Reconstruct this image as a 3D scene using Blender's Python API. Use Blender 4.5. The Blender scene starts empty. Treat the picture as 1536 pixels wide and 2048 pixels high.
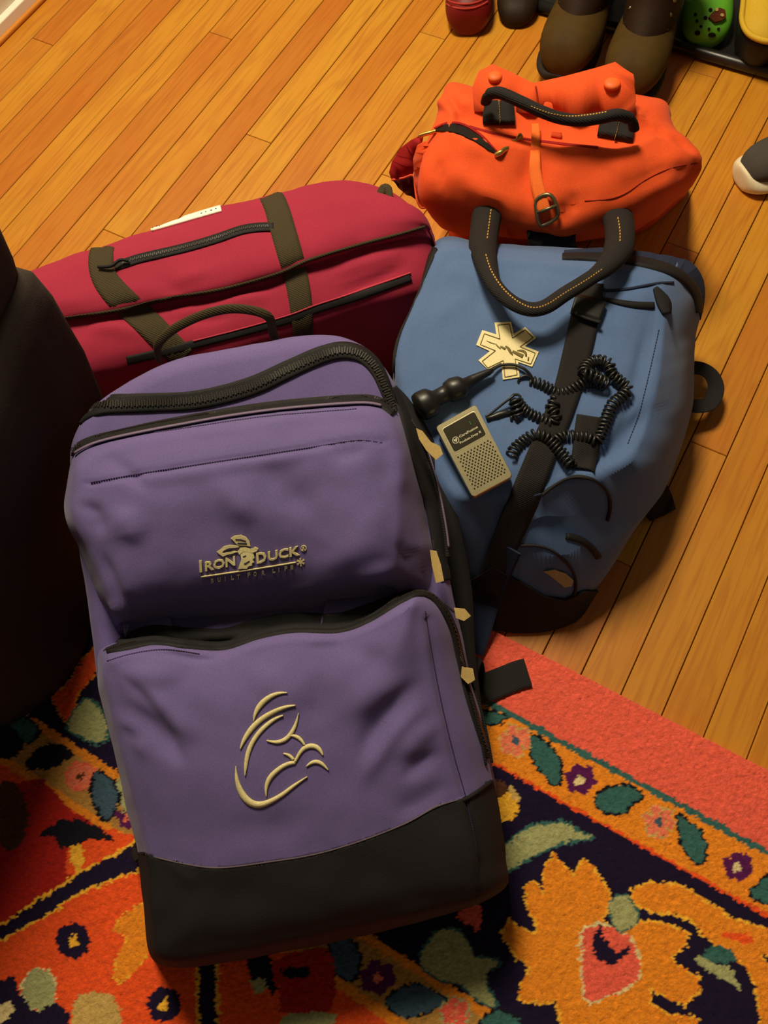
import bpy, bmesh, math, random
import numpy as np
from mathutils import Vector, Matrix, noise
from mathutils.bvhtree import BVHTree
random.seed(7); rng = np.random.default_rng(7)
SC = bpy.context.scene; COL = SC.collection

# ------------------------------------------------------------------ camera, light, exposure
F = 1600.0; TILT = 1.16426706; ROLL = -0.19461162; YAW = 0.68870954; CAMH = 1.10245309
CT, ST = math.cos(TILT), math.sin(TILT); CR, SR = math.cos(ROLL), math.sin(ROLL)
CAM = np.array([0, 0, CAMH]); FWD = np.array([0, CT, -ST]); R0 = np.array([1., 0, 0]); U0 = np.array([0, ST, CT])
RIGHT = CR*R0 + SR*U0; UP = -SR*R0 + CR*U0
cd = bpy.data.cameras.new('camera'); cam = bpy.data.objects.new('camera', cd); COL.objects.link(cam)
cd.sensor_fit = 'VERTICAL'; cd.sensor_height = 36; cd.sensor_width = 27; cd.lens = F/2048*36
cd.clip_start = .01
cam.matrix_world = Matrix(((RIGHT[0], UP[0], -FWD[0], 0), (RIGHT[1], UP[1], -FWD[1], 0), (RIGHT[2], UP[2], -FWD[2], CAMH), (0, 0, 0, 1)))
SC.camera = cam
SC.view_settings.view_transform = 'Standard'; SC.view_settings.look = 'None'
SC.view_settings.exposure = -0.27; SC.view_settings.gamma = 1.0; SC.view_settings.use_curve_mapping = False
world = bpy.data.worlds.new('world'); SC.world = world; world.use_nodes = True
world.node_tree.nodes['Background'].inputs[0].default_value = (1, .80, .58, 1)
world.node_tree.nodes['Background'].inputs[1].default_value = .11
def lamp(name, loc, aim, size, power, col):
    l = bpy.data.lights.new(name, 'AREA'); l.shape = 'DISK'; l.size = size; l.energy = power; l.color = col
    o = bpy.data.objects.new(name, l); COL.objects.link(o); o.location = loc
    o.rotation_euler = (Vector(aim)-Vector(loc)).to_track_quat('-Z', 'Y').to_euler(); return o
lamp('ceiling_lamp', (-.08, 1.55, 2.35), (-.02, .8, 0), .6, 80, (1, .86, .62))

# ------------------------------------------------------------------ pixel <-> place helpers
WN = np.array([math.cos(YAW), -math.sin(YAW), 0]); WU = np.array([math.sin(YAW), math.cos(YAW), 0])   # across / along the boards
BW = .05715; B0 = -23.06738679
def ray(p):
    p = np.asarray(p, float); x = (p[..., 0]-768)/F; y = -(p[..., 1]-1024)/F
    return FWD + x[..., None]*RIGHT + y[..., None]*UP
def atz(x, y, z=0.):
    d = ray((x, y)); return CAM + d*((z-CAMH)/d[2])
def atd(x, y, d): return CAM + ray((x, y))*d
def proj(P):
    P = np.asarray(P, float)-CAM; d = P@FWD
    return np.stack([768+F*(P@RIGHT)/d, 1024-F*(P@UP)/d], -1)
class Plane:
    def __init__(s, p, n): s.p = np.asarray(p, float); s.n = np.asarray(n, float)/np.linalg.norm(n)
    def at(s, x, y, k=0.):
        d = ray((x, y)); return CAM + d*(((s.p+s.n*k-CAM)@s.n)/(d@s.n))
def plane3(a, b, c):
    a, b, c = [atz(*q) for q in (a, b, c)]; n = np.cross(b-a, c-a); n = n if n[2] > 0 else -n
    return Plane(a, n)
def crom(P, n, closed=False):
    """Catmull-Rom through the points, n samples per span."""
    P = np.asarray(P, float); m = len(P); out = []
    for i in range(m if closed else m-1):
        g = (lambda k: P[k % m]) if closed else (lambda k: P[min(max(k, 0), m-1)])
        a, b, c, d = g(i-1), g(i), g(i+1), g(i+2)
        for k in range(n):
            t = k/n
            out.append(.5*(2*b+(c-a)*t+(2*a-5*b+4*c-d)*t*t+(3*b-a-3*c+d)*t**3))
    if not closed: out.append(P[-1])
    return np.array(out)
def resample(P, step):
    P = np.asarray(P, float); s = np.r_[0, np.cumsum(np.linalg.norm(np.diff(P[:, :2] if P.shape[1] > 3 else P, axis=0), axis=1))]
    n = max(2, int(round(s[-1]/step))+1); t = np.linspace(0, s[-1], n)
    return np.stack([np.interp(t, s, P[:, k]) for k in range(P.shape[1])], 1)
def smoothpath(P, step): return resample(crom(P, 12), step)
def inset(P, d):
    """move a closed px outline outward by d."""
    P = np.asarray(P, float); t = np.roll(P, -1, 0)-np.roll(P, 1, 0); n = np.stack([t[:, 1], -t[:, 0]], 1)
    n /= np.linalg.norm(n, axis=1)[:, None]
    A = .5*np.sum(P[:, 0]*np.roll(P[:, 1], -1)-np.roll(P[:, 0], -1)*P[:, 1])
    return P + n*d*(1 if A > 0 else -1)
def zc(z, off, sc):   # coordinates read in a zoomed crop -> photograph pixels
    return [(off[0]+x/sc, off[1]+y/sc) for x, y in z]

# ------------------------------------------------------------------ materials
def lin(r, g, b, k=1.):
    f = lambda c: (c/255/12.92 if c/255 <= .04045 else ((c/255+.055)/1.055)**2.4)*k
    return (f(r), f(g), f(b), 1)
MATS = {}
def mat(name, col, rough=.85, vary=.12, vscale=9, bump=.25, bscale=900, metal=0., spec=.3, sheen=0., weave=None, coat=0., grain=.12):
    if name in MATS: return MATS[name]
    m = bpy.data.materials.new(name); m.use_nodes = True; nt = m.node_tree; b = nt.nodes['Principled BSDF']
    b.inputs['Roughness'].default_value = rough; b.inputs['Metallic'].default_value = metal
    b.inputs['Specular IOR Level'].default_value = spec; b.inputs['Sheen Weight'].default_value = sheen
    b.inputs['Coat Weight'].default_value = coat
    tc = nt.nodes.new('ShaderNodeTexCoord')
    n1 = nt.nodes.new('ShaderNodeTexNoise'); n1.inputs['Scale'].default_value = vscale; n1.inputs['Detail'].default_value = 5
    nt.links.new(tc.outputs['Object'], n1.inputs['Vector'])
    mx = nt.nodes.new('ShaderNodeMix'); mx.data_type = 'RGBA'
    mx.inputs[6].default_value = tuple(c*(1-vary) for c in col[:3])+(1,); mx.inputs[7].default_value = tuple(min(1, c*(1+vary)) for c in col[:3])+(1,)
    nt.links.new(n1.outputs['Fac'], mx.inputs[0])
    ng = nt.nodes.new('ShaderNodeTexNoise'); ng.inputs['Scale'].default_value = 850; ng.inputs['Detail'].default_value = 2; nt.links.new(tc.outputs['Object'], ng.inputs['Vector'])
    mg = nt.nodes.new('ShaderNodeMapRange'); mg.inputs[1].default_value = .3; mg.inputs[2].default_value = .7; mg.inputs[3].default_value = 1-grain; mg.inputs[4].default_value = 1+grain; nt.links.new(ng.outputs['Fac'], mg.inputs[0])
    hv = nt.nodes.new('ShaderNodeHueSaturation'); nt.links.new(mg.outputs[0], hv.inputs['Value']); nt.links.new(mx.outputs[2], hv.inputs['Color']); nt.links.new(hv.outputs[0], b.inputs['Base Color'])
    if bump:
        bp = nt.nodes.new('ShaderNodeBump'); bp.inputs['Strength'].default_value = bump; bp.inputs['Distance'].default_value = .0006
        if weave:
            w = nt.nodes.new('ShaderNodeTexWave'); w.inputs['Scale'].default_value = weave; w.bands_direction = 'DIAGONAL'
            w.inputs['Distortion'].default_value = .6; w.inputs['Detail'].default_value = 1
            nt.links.new(tc.outputs['Object'], w.inputs['Vector']); nt.links.new(w.outputs['Fac'], bp.inputs['Height'])
        else:
            n2 = nt.nodes.new('ShaderNodeTexNoise'); n2.inputs['Scale'].default_value = bscale; n2.inputs['Detail'].default_value = 3
            nt.links.new(tc.outputs['Object'], n2.inputs['Vector']); nt.links.new(n2.outputs['Fac'], bp.inputs['Height'])
        nt.links.new(bp.outputs['Normal'], b.inputs['Normal'])
    MATS[name] = m; return m
M_purple = mat('purple_canvas', lin(105, 91, 143), sheen=.1)
M_maroon = mat('maroon_canvas', lin(156, 34, 60), sheen=.05)
M_blue = mat('blue_canvas', lin(82, 107, 150), sheen=.1)
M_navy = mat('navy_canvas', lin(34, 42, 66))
M_orange = mat('orange_canvas', lin(224, 80, 27), sheen=.05)
M_redlining = mat('red_lining', lin(150, 18, 20))
M_blackcloth = mat('black_cordura', lin(30, 28, 29), bscale=500, bump=.5)
M_web = mat('black_webbing', lin(30, 27, 26), weave=160, bump=.6)
M_webolive = mat('dark_olive_webbing', lin(62, 52, 30), weave=140, bump=.6)
M_zip = mat('black_zipper_tape', lin(26, 24, 23), rough=.7, weave=220, bump=.4)
M_teeth = mat('black_zipper_teeth', lin(52, 47, 42), rough=.4, bump=0, spec=.5)
M_cream = mat('cream_thread', lin(222, 208, 150), rough=.6, vary=.15, vscale=300, bump=.5, bscale=1600)
M_thread = mat('tan_stitching', lin(196, 150, 70), rough=.7)
M_seam = mat('dark_seam_thread', lin(52, 40, 74))
M_silver = mat('silver_plastic', lin(190, 180, 140), rough=.32, metal=.75, bump=.15, vary=.06)
M_plastic = mat('black_plastic', lin(30, 29, 26), rough=.35, bump=.1, spec=.5)
M_rubber = mat('black_rubber', lin(26, 25, 23), rough=.4, spec=.5, bump=.1)
M_hole = mat('dark_hole', lin(22, 18, 10), rough=.9)
M_lcd = mat('dark_panel', lin(44, 40, 26), rough=.3, bump=0, spec=.4)
M_print = mat('pale_print', lin(196, 190, 160), rough=.6, bump=0)
M_green = mat('green_print', lin(40, 110, 60), rough=.6, bump=0)
M_star = mat('cream_reflective_patch', lin(228, 214, 160), rough=.6, vary=.04)
M_starink = mat('olive_print', lin(112, 98, 52), rough=.7, bump=0)
M_tag = mat('tan_tape', lin(188, 160, 98), rough=.6, vary=.25, vscale=90)
M_white = mat('white_tape', lin(250, 240, 222), rough=.6, vary=.03)
M_brass = mat('brass', lin(214, 176, 96), rough=.25, metal=.9, bump=0)
M_steel = mat('grey_metal', lin(120, 108, 80), rough=.35, metal=.7, bump=0)
M_oweb = mat('orange_webbing', lin(236, 110, 40), weave=200)
M_boot = mat('brown_leather', lin(68, 50, 16), spec=.15, rough=.7, vary=.45, vscale=22, bump=.5, bscale=200)
M_bootdk = mat('dark_brown_leather', lin(38, 24, 12), spec=.2, rough=.6, vary=.3, vscale=30, bump=.5, bscale=250)
M_sole = mat('dark_rubber_sole', lin(34, 26, 18), rough=.7)
M_greenclog = mat('green_foam', lin(96, 170, 40), rough=.6, vary=.25, vscale=14, bump=.1)
M_yellow = mat('yellow_lining', lin(206, 166, 40), rough=.7)
M_blackfoam = mat('black_foam', lin(24, 23, 20), rough=.5)
M_charm = mat('brown_charm', lin(96, 44, 20), rough=.4)
M_red = mat('dark_red_rubber', lin(108, 16, 16), rough=.5, bump=.1)
M_sneaker = mat('charcoal_suede', lin(70, 64, 60), rough=.9)
M_whiterub = mat('white_rubber', lin(226, 214, 180), rough=.5)
M_sofa = mat('dark_upholstery', lin(62, 52, 45), rough=.95, bscale=500, bump=.6, vary=.25, vscale=60)
M_wall = mat('beige_wall_paint', lin(226, 214, 188), rough=.8, bump=.1, vary=.03)
M_base = mat('white_trim_paint', lin(240, 232, 214), rough=.45, bump=0, vary=.03)
M_shoe = mat('varnished_trim', lin(205, 130, 40), rough=.4, bump=.1)
M_sub = mat('dark_subfloor', lin(96, 50, 16))

# ------------------------------------------------------------------ object helpers
def newobj(name, V, Fc, m, parent=None, smooth=True, base=None):
    V = np.asarray(V, float)
    o0 = np.array(parent['_o']) if parent is not None else (np.asarray(base, float) if base is not None else np.zeros(3))
    me = bpy.data.meshes.new(name); me.from_pydata((V-o0).tolist(), [], [list(map(int, f)) for f in Fc]); me.update()
    if smooth: me.polygons.foreach_set('use_smooth', [True]*len(me.polygons))
    if m is not None: me.materials.append(m)
    o = bpy.data.objects.new(name, me); COL.objects.link(o)
    if parent is not None: o.parent = parent
    if parent is None and base is not None: o.location = o0
    o['_o'] = [float(c) for c in (o0)]
    return o
def child(name, V, Fc, m, par, smooth=True):
    """a sub-part: parent's mesh origin is the thing's origin"""
    return newobj(name, V, Fc, m, par, smooth)
def thing(name, label, cat, loc, group=None):
    o = bpy.data.objects.new(name, None); COL.objects.link(o); o.location = loc; o.empty_display_size = .05
    o['label'] = label; o['category'] = cat; o['_o'] = [float(c) for c in loc]
    if group: o['group'] = group
    return o
def recalc(o):
    bm = bmesh.new(); bm.from_mesh(o.data); bmesh.ops.recalc_face_normals(bm, faces=bm.faces); bm.to_mesh(o.data); bm.free()
def bvh(*objs):
    V, T = [], []
    for o in objs:
        oo = np.array(o['_o']); k = len(V)
        V += [tuple(np.array(v.co)+oo) for v in o.data.vertices]; T += [[i+k for i in p.vertices] for p in o.data.polygons]
    return BVHTree.FromPolygons(V, T)
def hit(B, x, y):
    d = Vector(ray((x, y))); d.normalize()
    loc, nor, idx, dist = B.ray_cast(Vector(CAM), d)
    if loc is None: return None
    n = np.array(nor); d = np.array(d)
    return np.array(loc), (n if n@d < 0 else -n)
def mavg(A, k):
    if k < 1: return A
    P = np.pad(A, ((k, k),)+((0, 0),)*(A.ndim-1), mode='edge'); return np.mean([P[i:i+len(A)] for i in range(2*k+1)], 0)
def drape(B, pts):
    """pts (n,2) px -> positions, normals on the surface; past the outline, the nearest surface point."""
    out, nor = [], []; dep = None
    for p in pts:
        h = hit(B, *p)
        if h is None:
            dd = dep if dep else 1.05
            for _ in range(4): loc, nr, _i, _d = B.find_nearest(Vector(atd(*p, dd))); dd = (np.array(loc)-CAM)@FWD
            h = (np.array(loc), np.array(nr))
        dep = (h[0]-CAM)@FWD; out.append(h[0]); nor.append(h[1])
    return np.array(out), np.array(nor)
def ribbon(name, B, path, w, m, par, off=.0012, lat=5, step=7, th=.0016, sm=2, crown=0., raw=False):
    """a strip of px-width w (number or list per control point) laid on surface B along a px path."""
    path = [tuple(p) for p in path]
    ww = [w]*len(path) if np.isscalar(w) else list(w)
    P = np.array([(x, y, k) for (x, y), k in zip(path, ww)], float)
    P = crom(P, 10) if not raw else P
    s = np.r_[0, np.cumsum(np.linalg.norm(np.diff(P[:, :2], axis=0), axis=1))]; n = max(2, int(s[-1]/step)+1)
    t = np.linspace(0, s[-1], n); P = np.stack([np.interp(t, s, P[:, k]) for k in range(3)], 1)
    tg = np.gradient(P[:, :2], axis=0); tg /= np.linalg.norm(tg, axis=1)[:, None]+1e-9; pn = np.stack([-tg[:, 1], tg[:, 0]], 1)
    top = []; bot = []; fr = [-1+2*j/(lat-1) for j in range(lat)]
    posA, norA = drape(B, np.concatenate([P[:, :2]+pn*(P[:, 2:3]*.5*f) for f in fr])); posA = posA.reshape(lat, n, 3); norA = norA.reshape(lat, n, 3)
    for j, f in enumerate(fr):
        pos = mavg(posA[j], sm); nor = mavg(norA[j], max(2, sm)); nor /= np.linalg.norm(nor, axis=1)[:, None]
        top.append(pos+nor*(off+crown*(1-f*f))); bot.append(pos+nor*(off-th))
    V = np.concatenate([np.array(top).reshape(-1, 3), np.array(bot).reshape(-1, 3)]); k = lat*n; Fc = []
    for j in range(lat-1):
        for i in range(n-1):
            a = j*n+i; Fc += [(a, a+1, a+n+1, a+n), (k+a, k+a+n, k+a+n+1, k+a+1)]
    for i in range(n-1):
        a = i; Fc.append((a, k+a, k+a+1, a+1)); a = (lat-1)*n+i; Fc.append((a, a+1, k+a+1, k+a))
    for j in range(lat-1):
        a = j*n; Fc.append((a, a+n, k+a+n, k+a)); a = j*n+n-1; Fc.append((a, k+a, k+a+n, a+n))
    o = newobj(name, V, Fc, m, par); recalc(o); return o
def teeth(name, B, path, wpx, m, par, off=.003, step=5., size=(.0016, .0035, .0016)):
    """zipper teeth: little blocks side by side along a px path, in one mesh"""
    P = smoothpath(path, step); pos, nor = drape(B, P); pos = mavg(pos, 2); nor = mavg(nor, 3)
    tg = np.gradient(pos, axis=0); V, Fc = [], []
    for i in range(len(P)):
        t = tg[i]/np.linalg.norm(tg[i]); n = nor[i]/np.linalg.norm(nor[i]); s = np.cross(n, t); s /= np.linalg.norm(s)
        c = pos[i]+n*off+s*(.0006 if i % 2 else -.0006); k = len(V)
        for dz in (-1, 1):
            for a, b in ((-1, -1), (1, -1), (1, 1), (-1, 1)): V.append(c+t*a*size[0]/2+s*b*size[1]/2+n*dz*size[2]/2)
        Fc += [(k+4, k+5, k+6, k+7), (k, k+1, k+5, k+4), (k+1, k+2, k+6, k+5), (k+2, k+3, k+7, k+6), (k+3, k, k+4, k+7)]
    o = newobj(name, V, Fc, m, par, smooth=False); o['kind'] = 'stuff'; return o
def stitches(name, B, path, m, par, step=9, off=.002, r=.0007, length=.6):
    P = smoothpath(path, step); pos, nor = drape(B, P); nor = mavg(nor, 2); V, Fc = [], []
    for i in range(len(P)-1):
        a, b = pos[i], pos[i]+(pos[i+1]-pos[i])*length; n = nor[i]/np.linalg.norm(nor[i]); s = np.cross(n, b-a); s /= np.linalg.norm(s)+1e-9
        k = len(V); V += [a-s*r+n*off*.3, b-s*r+n*off*.3, b+n*(off+r), a+n*(off+r), a+s*r+n*off*.3, b+s*r+n*off*.3]
        Fc += [(k, k+1, k+2, k+3), (k+3, k+2, k+5, k+4)]
    o = newobj(name, V, Fc, m, par); o['kind'] = 'stuff'; return o
def drape_mesh(name, B, V2, Fc, m, par, off=.0012, th=.0012):
    """flat 2-D mesh in px laid on a surface with a little thickness"""
    pos, nor = drape(B, np.asarray(V2, float)); n = len(pos); V = np.concatenate([pos+nor*off, pos+nor*(off-th)])
    E = {}
    for f in Fc:
        for a, b in zip(f, list(f[1:])+[f[0]]): E[(a, b)] = 1
    FF = [tuple(f) for f in Fc]
    for (a, b) in E:
        if (b, a) not in E: FF.append((a, b, b+n, a+n))
    o = newobj(name, V, FF, m, par, smooth=False); recalc(o); return o
def poly2d(loops, cut=9.):
    """triangulate px outlines (first loop outer, further loops holes) and split long edges"""
    bm = bmesh.new(); ed = []
    for L in loops:
        L = [np.array(p, float) for p in L]; pts = []
        for a, b in zip(L, L[1:]+L[:1]):
            k = max(1, int(np.linalg.norm(b-a)/cut)); pts += [a+(b-a)*i/k for i in range(k)]
        vs = [bm.verts.new((p[0], p[1], 0)) for p in pts]
        ed += [bm.edges.new((vs[i], vs[(i+1) % len(vs)])) for i in range(len(vs))]
    bmesh.ops.triangle_fill(bm, edges=ed, use_beauty=True)
    bm.verts.index_update(); V = [(v.co.x, v.co.y) for v in bm.verts]; Fc = [[v.index for v in f.verts] for f in bm.faces]; bm.free()
    return V, Fc
def patch(name, B, loops, m, par, off=.0012, th=.0012, cut=9.):
    V, Fc = poly2d(loops, cut); return drape_mesh(name, B, V, Fc, m, par, off, th)
def text2d(s, origin, xdir, ydir, size=1., spacing=1.):
    """lettering as a px mesh: origin (px), xdir/ydir px vectors of one em"""
    c = bpy.data.curves.new('t', 'FONT'); c.body = s; c.space_character = spacing; c.resolution_u = 2; c.offset = .026
    o = bpy.data.objects.new('t', c); COL.objects.link(o); dg = bpy.context.evaluated_depsgraph_get()
    me = bpy.data.meshes.new_from_object(o.evaluated_get(dg)); V = [(v.co.x*size, v.co.y*size) for v in me.vertices]; Fc = [list(p.vertices) for p in me.polygons]
    bpy.data.objects.remove(o); bpy.data.curves.remove(c); bpy.data.meshes.remove(me)
    x = np.array(xdir, float); y = np.array(ydir, float); return [tuple(np.array(origin)+x*a+y*b) for a, b in V], Fc
def textw(s, spacing=1.):
    V, _ = text2d(s, (0, 0), (1, 0), (0, 1), 1, spacing); return max(v[0] for v in V)
def tube(name, P, r, m, par, seg=10, closed=False, flat=None, up=(0, 0, 1), base=None):
    """round (or flattened) bar along 3-D points; r number or list"""
    P = np.asarray(P, float); n = len(P); r = np.full(n, r) if np.isscalar(r) else np.asarray(r, float)
    tg = np.roll(P, -1, 0)-np.roll(P, 1, 0) if closed else np.gradient(P, axis=0)
    tg /= np.linalg.norm(tg, axis=1)[:, None]+1e-12
    a = np.array(up, float); a = a-tg[0]*(a@tg[0])
    if np.linalg.norm(a) < 1e-3: a = np.cross(tg[0], (1, .3, 0))
    a /= np.linalg.norm(a); V, Fc = [], []
    for i in range(n):
        a = a-tg[i]*(a@tg[i]); a /= np.linalg.norm(a); b = np.cross(tg[i], a)
        fa, fb = (r[i], r[i]) if flat is None else (r[i]*flat, r[i])
        for k in range(seg):
            q = 2*math.pi*k/seg; V.append(P[i]+a*math.cos(q)*fa+b*math.sin(q)*fb)
    for i in range(n if closed else n-1):
        for k in range(seg):
            j = (i+1) % n; Fc.append((i*seg+k, i*seg+(k+1) % seg, j*seg+(k+1) % seg, j*seg+k))
    if not closed: Fc += [tuple(range(seg))[::-1], tuple((n-1)*seg+k for k in range(seg))]
    o = newobj(name, V, Fc, m, par, base=base); recalc(o); return o
def band(name, P, N, w, th, m, par):
    """flat webbing along 3-D points P with face normals N, width w, thickness th (rounded a little)"""
    P = np.asarray(P, float); N = np.asarray(N, float); n = len(P); tg = np.gradient(P, axis=0); V, Fc = [], []
    w = np.full(n, w) if np.isscalar(w) else np.asarray(w)
    prof = [(-.5, 0), (-.44, .5), (.44, .5), (.5, 0), (.44, -.5), (-.44, -.5)]
    for i in range(n):
        t = tg[i]/np.linalg.norm(tg[i]); nn = N[i]-t*(N[i]@t); nn /= np.linalg.norm(nn); s = np.cross(nn, t)
        for a, b in prof: V.append(P[i]+s*a*w[i]+nn*b*th)
    for i in range(n-1):
        for k in range(6): Fc.append((i*6+k, i*6+(k+1) % 6, (i+1)*6+(k+1) % 6, (i+1)*6+k))
    Fc += [tuple(range(6))[::-1], tuple((n-1)*6+k for k in range(6))]
    o = newobj(name, V, Fc, m, par, smooth=False); recalc(o); return o
def loft(rings, m, name, par, cap=14, bulge=.02, nrm=None, power=2., base=None, capc=None):
    """closed rings (k,n,3) joined; the last ring is capped with a bulging face, the first with a flat one"""
    rings = [np.asarray(r, float) for r in rings]; n = len(rings[0]); V = list(np.concatenate(rings)); Fc = []; k = len(rings)
    c = rings[-1].mean(0) if capc is None else np.asarray(capc)
    nrm = np.array([0, 0, 1.]) if nrm is None else np.asarray(nrm)
    hb = (rings[-1]-c)@nrm; flat_ = (rings[-1]-c)-hb[:, None]*nrm; e1 = np.cross(nrm, (0.3, 1, 0.2)); e1 /= np.linalg.norm(e1); e2 = np.cross(nrm, e1)
    bd = np.stack([flat_@e1, flat_@e2], 1); size_ = np.sqrt((bd**2).sum(1)).mean()
    def lift(q):      # height of the face over the outline: smooth in the plane, no ridges
        d_ = np.sqrt(((q[:, None]-bd[None])**2).sum(-1))+1e-5; w_ = d_**-3.; h_ = (w_*hb).sum(1)/w_.sum(1); D_ = (d_**-8.).mean(1)**(-1/8.)
        return h_+bulge*(.7*(1-np.exp(-(D_/(.22*size_))**1.6))+.3*(D_/D_.max() if len(D_) > 1 else 1.))
    inner = np.concatenate([bd*(1-i/(cap+1)) for i in range(1, cap+1)]+[np.zeros((1, 2))]); lh = lift(inner); lh = np.where(np.isfinite(lh), lh, 0)
    W3 = c+inner[:, :1]*e1+inner[:, 1:]*e2+lh[:, None]*nrm; V += list(W3[:-1])
    for i in range(k+cap-1):
        for j in range(n): a = i*n+j; b = i*n+(j+1) % n; Fc.append((a, b, b+n, a+n))
    ci = len(V); V.append(W3[-1]); l = (k+cap-1)*n
    for j in range(n): Fc.append((l+j, l+(j+1) % n, ci))
    c0 = len(V); V.append(rings[0].mean(0))
    for j in range(n): Fc.append(((j+1) % n, j, c0))
    o = newobj(name, V, Fc, m, par, base=base); recalc(o); return o
def segdist(Q, path, par=False):
    D = np.full(len(Q), 1e9); T_ = np.zeros(len(Q)); m = len(path)-1
    for i, (a, b) in enumerate(zip(path[:-1], path[1:])):
        ab = b-a; t = np.clip(((Q-a)@ab)/(ab@ab+1e-9), 0, 1); d = np.linalg.norm(Q-(a+t[:, None]*ab), axis=1); k = d < D; D[k] = d[k]; T_[k] = (i+t[k])/m
    return (D, T_) if par else D
def shape(o, creases=(), amp=0., freq=12., seed=0., extra=None):
    """push folds (px path, px width, depth in metres, + out / - in) and a soft unevenness into a cloth mesh"""
    me = o.data; n = len(me.vertices); co = np.empty(n*3); me.vertices.foreach_get('co', co); co = co.reshape(-1, 3)+np.array(o['_o'])
    no = np.array([v.normal[:] for v in me.vertices]); Q = proj(co); d = np.zeros(n)
    for path, w, dep in creases:
        D, T_ = segdist(Q, smoothpath(path, 12.), True); tp = np.clip(np.minimum(T_, 1-T_)/.4, 0, 1) if w > 6 else 1.   # folds die out at their ends
        d += dep*np.exp(-(D/(w*(.55+.45*tp)))**2)*(tp*tp*(3-2*tp) if w > 6 else 1.)
    if amp:
        d += np.array([noise.fractal(Vector(c*freq)+Vector((seed, seed*2, 0)), 1., 2., 3)*amp for c in co])
    if extra is not None: d += extra(Q)
    d *= (no@-FWD > -.2)
    co = co+no*d[:, None]; me.vertices.foreach_set('co', (co-np.array(o['_o'])).ravel()); me.update()
def box(name, c, ax, m, par=None, bev=.003, base=None, seg=2):
    """box from centre and three half-axis vectors, edges bevelled"""
    c = np.asarray(c, float); bm = bmesh.new(); bmesh.ops.create_cube(bm, size=2)
    o0 = np.array(par['_o']) if par is not None else (np.asarray(base, float) if base is not None else np.zeros(3))
    A = np.array(ax, float)
    for v in bm.verts: v.co = Vector(c+np.array(v.co)@A-o0)
    if bev: bmesh.ops.bevel(bm, geom=bm.edges[:], offset=bev, segments=seg, affect='EDGES', profile=.5)
    bmesh.ops.recalc_face_normals(bm, faces=bm.faces)
    me = bpy.data.meshes.new(name); bm.to_mesh(me); bm.free(); me.materials.append(m)
    o = bpy.data.objects.new(name, me); COL.objects.link(o); o['_o'] = [float(q) for q in o0]
    if par is not None: o.parent = par
    elif base is not None: o.location = o0
    for p in me.polygons: p.use_smooth = seg > 2
    return o
def struct(o): o['kind'] = 'structure'; return o
#%%SETTING
# ------------------------------------------------------------------ floor boards
def wood():
    m = bpy.data.materials.new('honey_oak_boards'); m.use_nodes = True; nt = m.node_tree; b = nt.nodes['Principled BSDF']; L = nt.links.new
    N = lambda t: nt.nodes.new(t)
    tc = N('ShaderNodeTexCoord'); oi = N('ShaderNodeObjectInfo')
    cmb = N('ShaderNodeCombineXYZ'); mul = N('ShaderNodeMath'); mul.operation = 'MULTIPLY'; mul.inputs[1].default_value = 40
    L(oi.outputs['Random'], mul.inputs[0]); L(mul.outputs[0], cmb.inputs[0]); L(mul.outputs[0], cmb.inputs[2])
    add = N('ShaderNodeVectorMath'); L(tc.outputs['Object'], add.inputs[0]); L(cmb.outputs[0], add.inputs[1])
    mp = N('ShaderNodeMapping'); mp.inputs['Scale'].default_value = (11, .9, 11); L(add.outputs[0], mp.inputs[0])
    n1 = N('ShaderNodeTexNoise'); n1.inputs['Scale'].default_value = 1.6; n1.inputs['Detail'].default_value = 2; L(mp.outputs[0], n1.inputs['Vector'])
    m1 = N('ShaderNodeMath'); m1.operation = 'MULTIPLY'; m1.inputs[1].default_value = 62; L(n1.outputs['Fac'], m1.inputs[0])
    sn = N('ShaderNodeMath'); sn.operation = 'SINE'; L(m1.outputs[0], sn.inputs[0])
    mp2 = N('ShaderNodeMapping'); mp2.inputs['Scale'].default_value = (260, 9, 1); L(add.outputs[0], mp2.inputs[0])
    n2 = N('ShaderNodeTexNoise'); n2.inputs['Scale'].default_value = 1; n2.inputs['Detail'].default_value = 4; L(mp2.outputs[0], n2.inputs['Vector'])
    n3 = N('ShaderNodeTexNoise'); n3.inputs['Scale'].default_value = 6; n3.inputs['Detail'].default_value = 3; L(add.outputs[0], n3.inputs['Vector'])
    rmp = N('ShaderNodeValToRGB'); e = rmp.color_ramp.elements
    e[0].position = 0; e[0].color = lin(184, 110, 28); e[1].position = 1; e[1].color = lin(200, 140, 36)
    e2 = e.new(.5); e2.color = lin(193, 126, 31)
    L(oi.outputs['Random'], rmp.inputs[0])
    def dark(prev, fac, k, col):
        mr = N('ShaderNodeMapRange'); mr.inputs[1].default_value, mr.inputs[2].default_value = fac[1]; mr.inputs[3].default_value = 0; mr.inputs[4].default_value = k
        L(fac[0], mr.inputs[0]); mx = N('ShaderNodeMix'); mx.data_type = 'RGBA'; L(mr.outputs[0], mx.inputs[0]); L(prev, mx.inputs[6]); mx.inputs[7].default_value = col; return mx.outputs[2]
    c = dark(rmp.outputs[0], (sn.outputs[0], (.3, 1)), .22, lin(150, 74, 14))
    c = dark(c, (n2.outputs['Fac'], (.48, .72)), .34, lin(140, 66, 12))
    c = dark(c, (n3.outputs['Fac'], (.45, .8)), .45, lin(180, 92, 20))
    L(c, b.inputs['Base Color']); b.inputs['Roughness'].default_value = .42; b.inputs['Specular IOR Level'].default_value = .35
    b.inputs['Coat Weight'].default_value = .15; b.inputs['Coat Roughness'].default_value = .3
    bp = N('ShaderNodeBump'); bp.inputs['Strength'].default_value = .15; bp.inputs['Distance'].default_value = .0005; L(n2.outputs['Fac'], bp.inputs['Height']); L(bp.outputs[0], b.inputs['Normal'])
    return m
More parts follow.
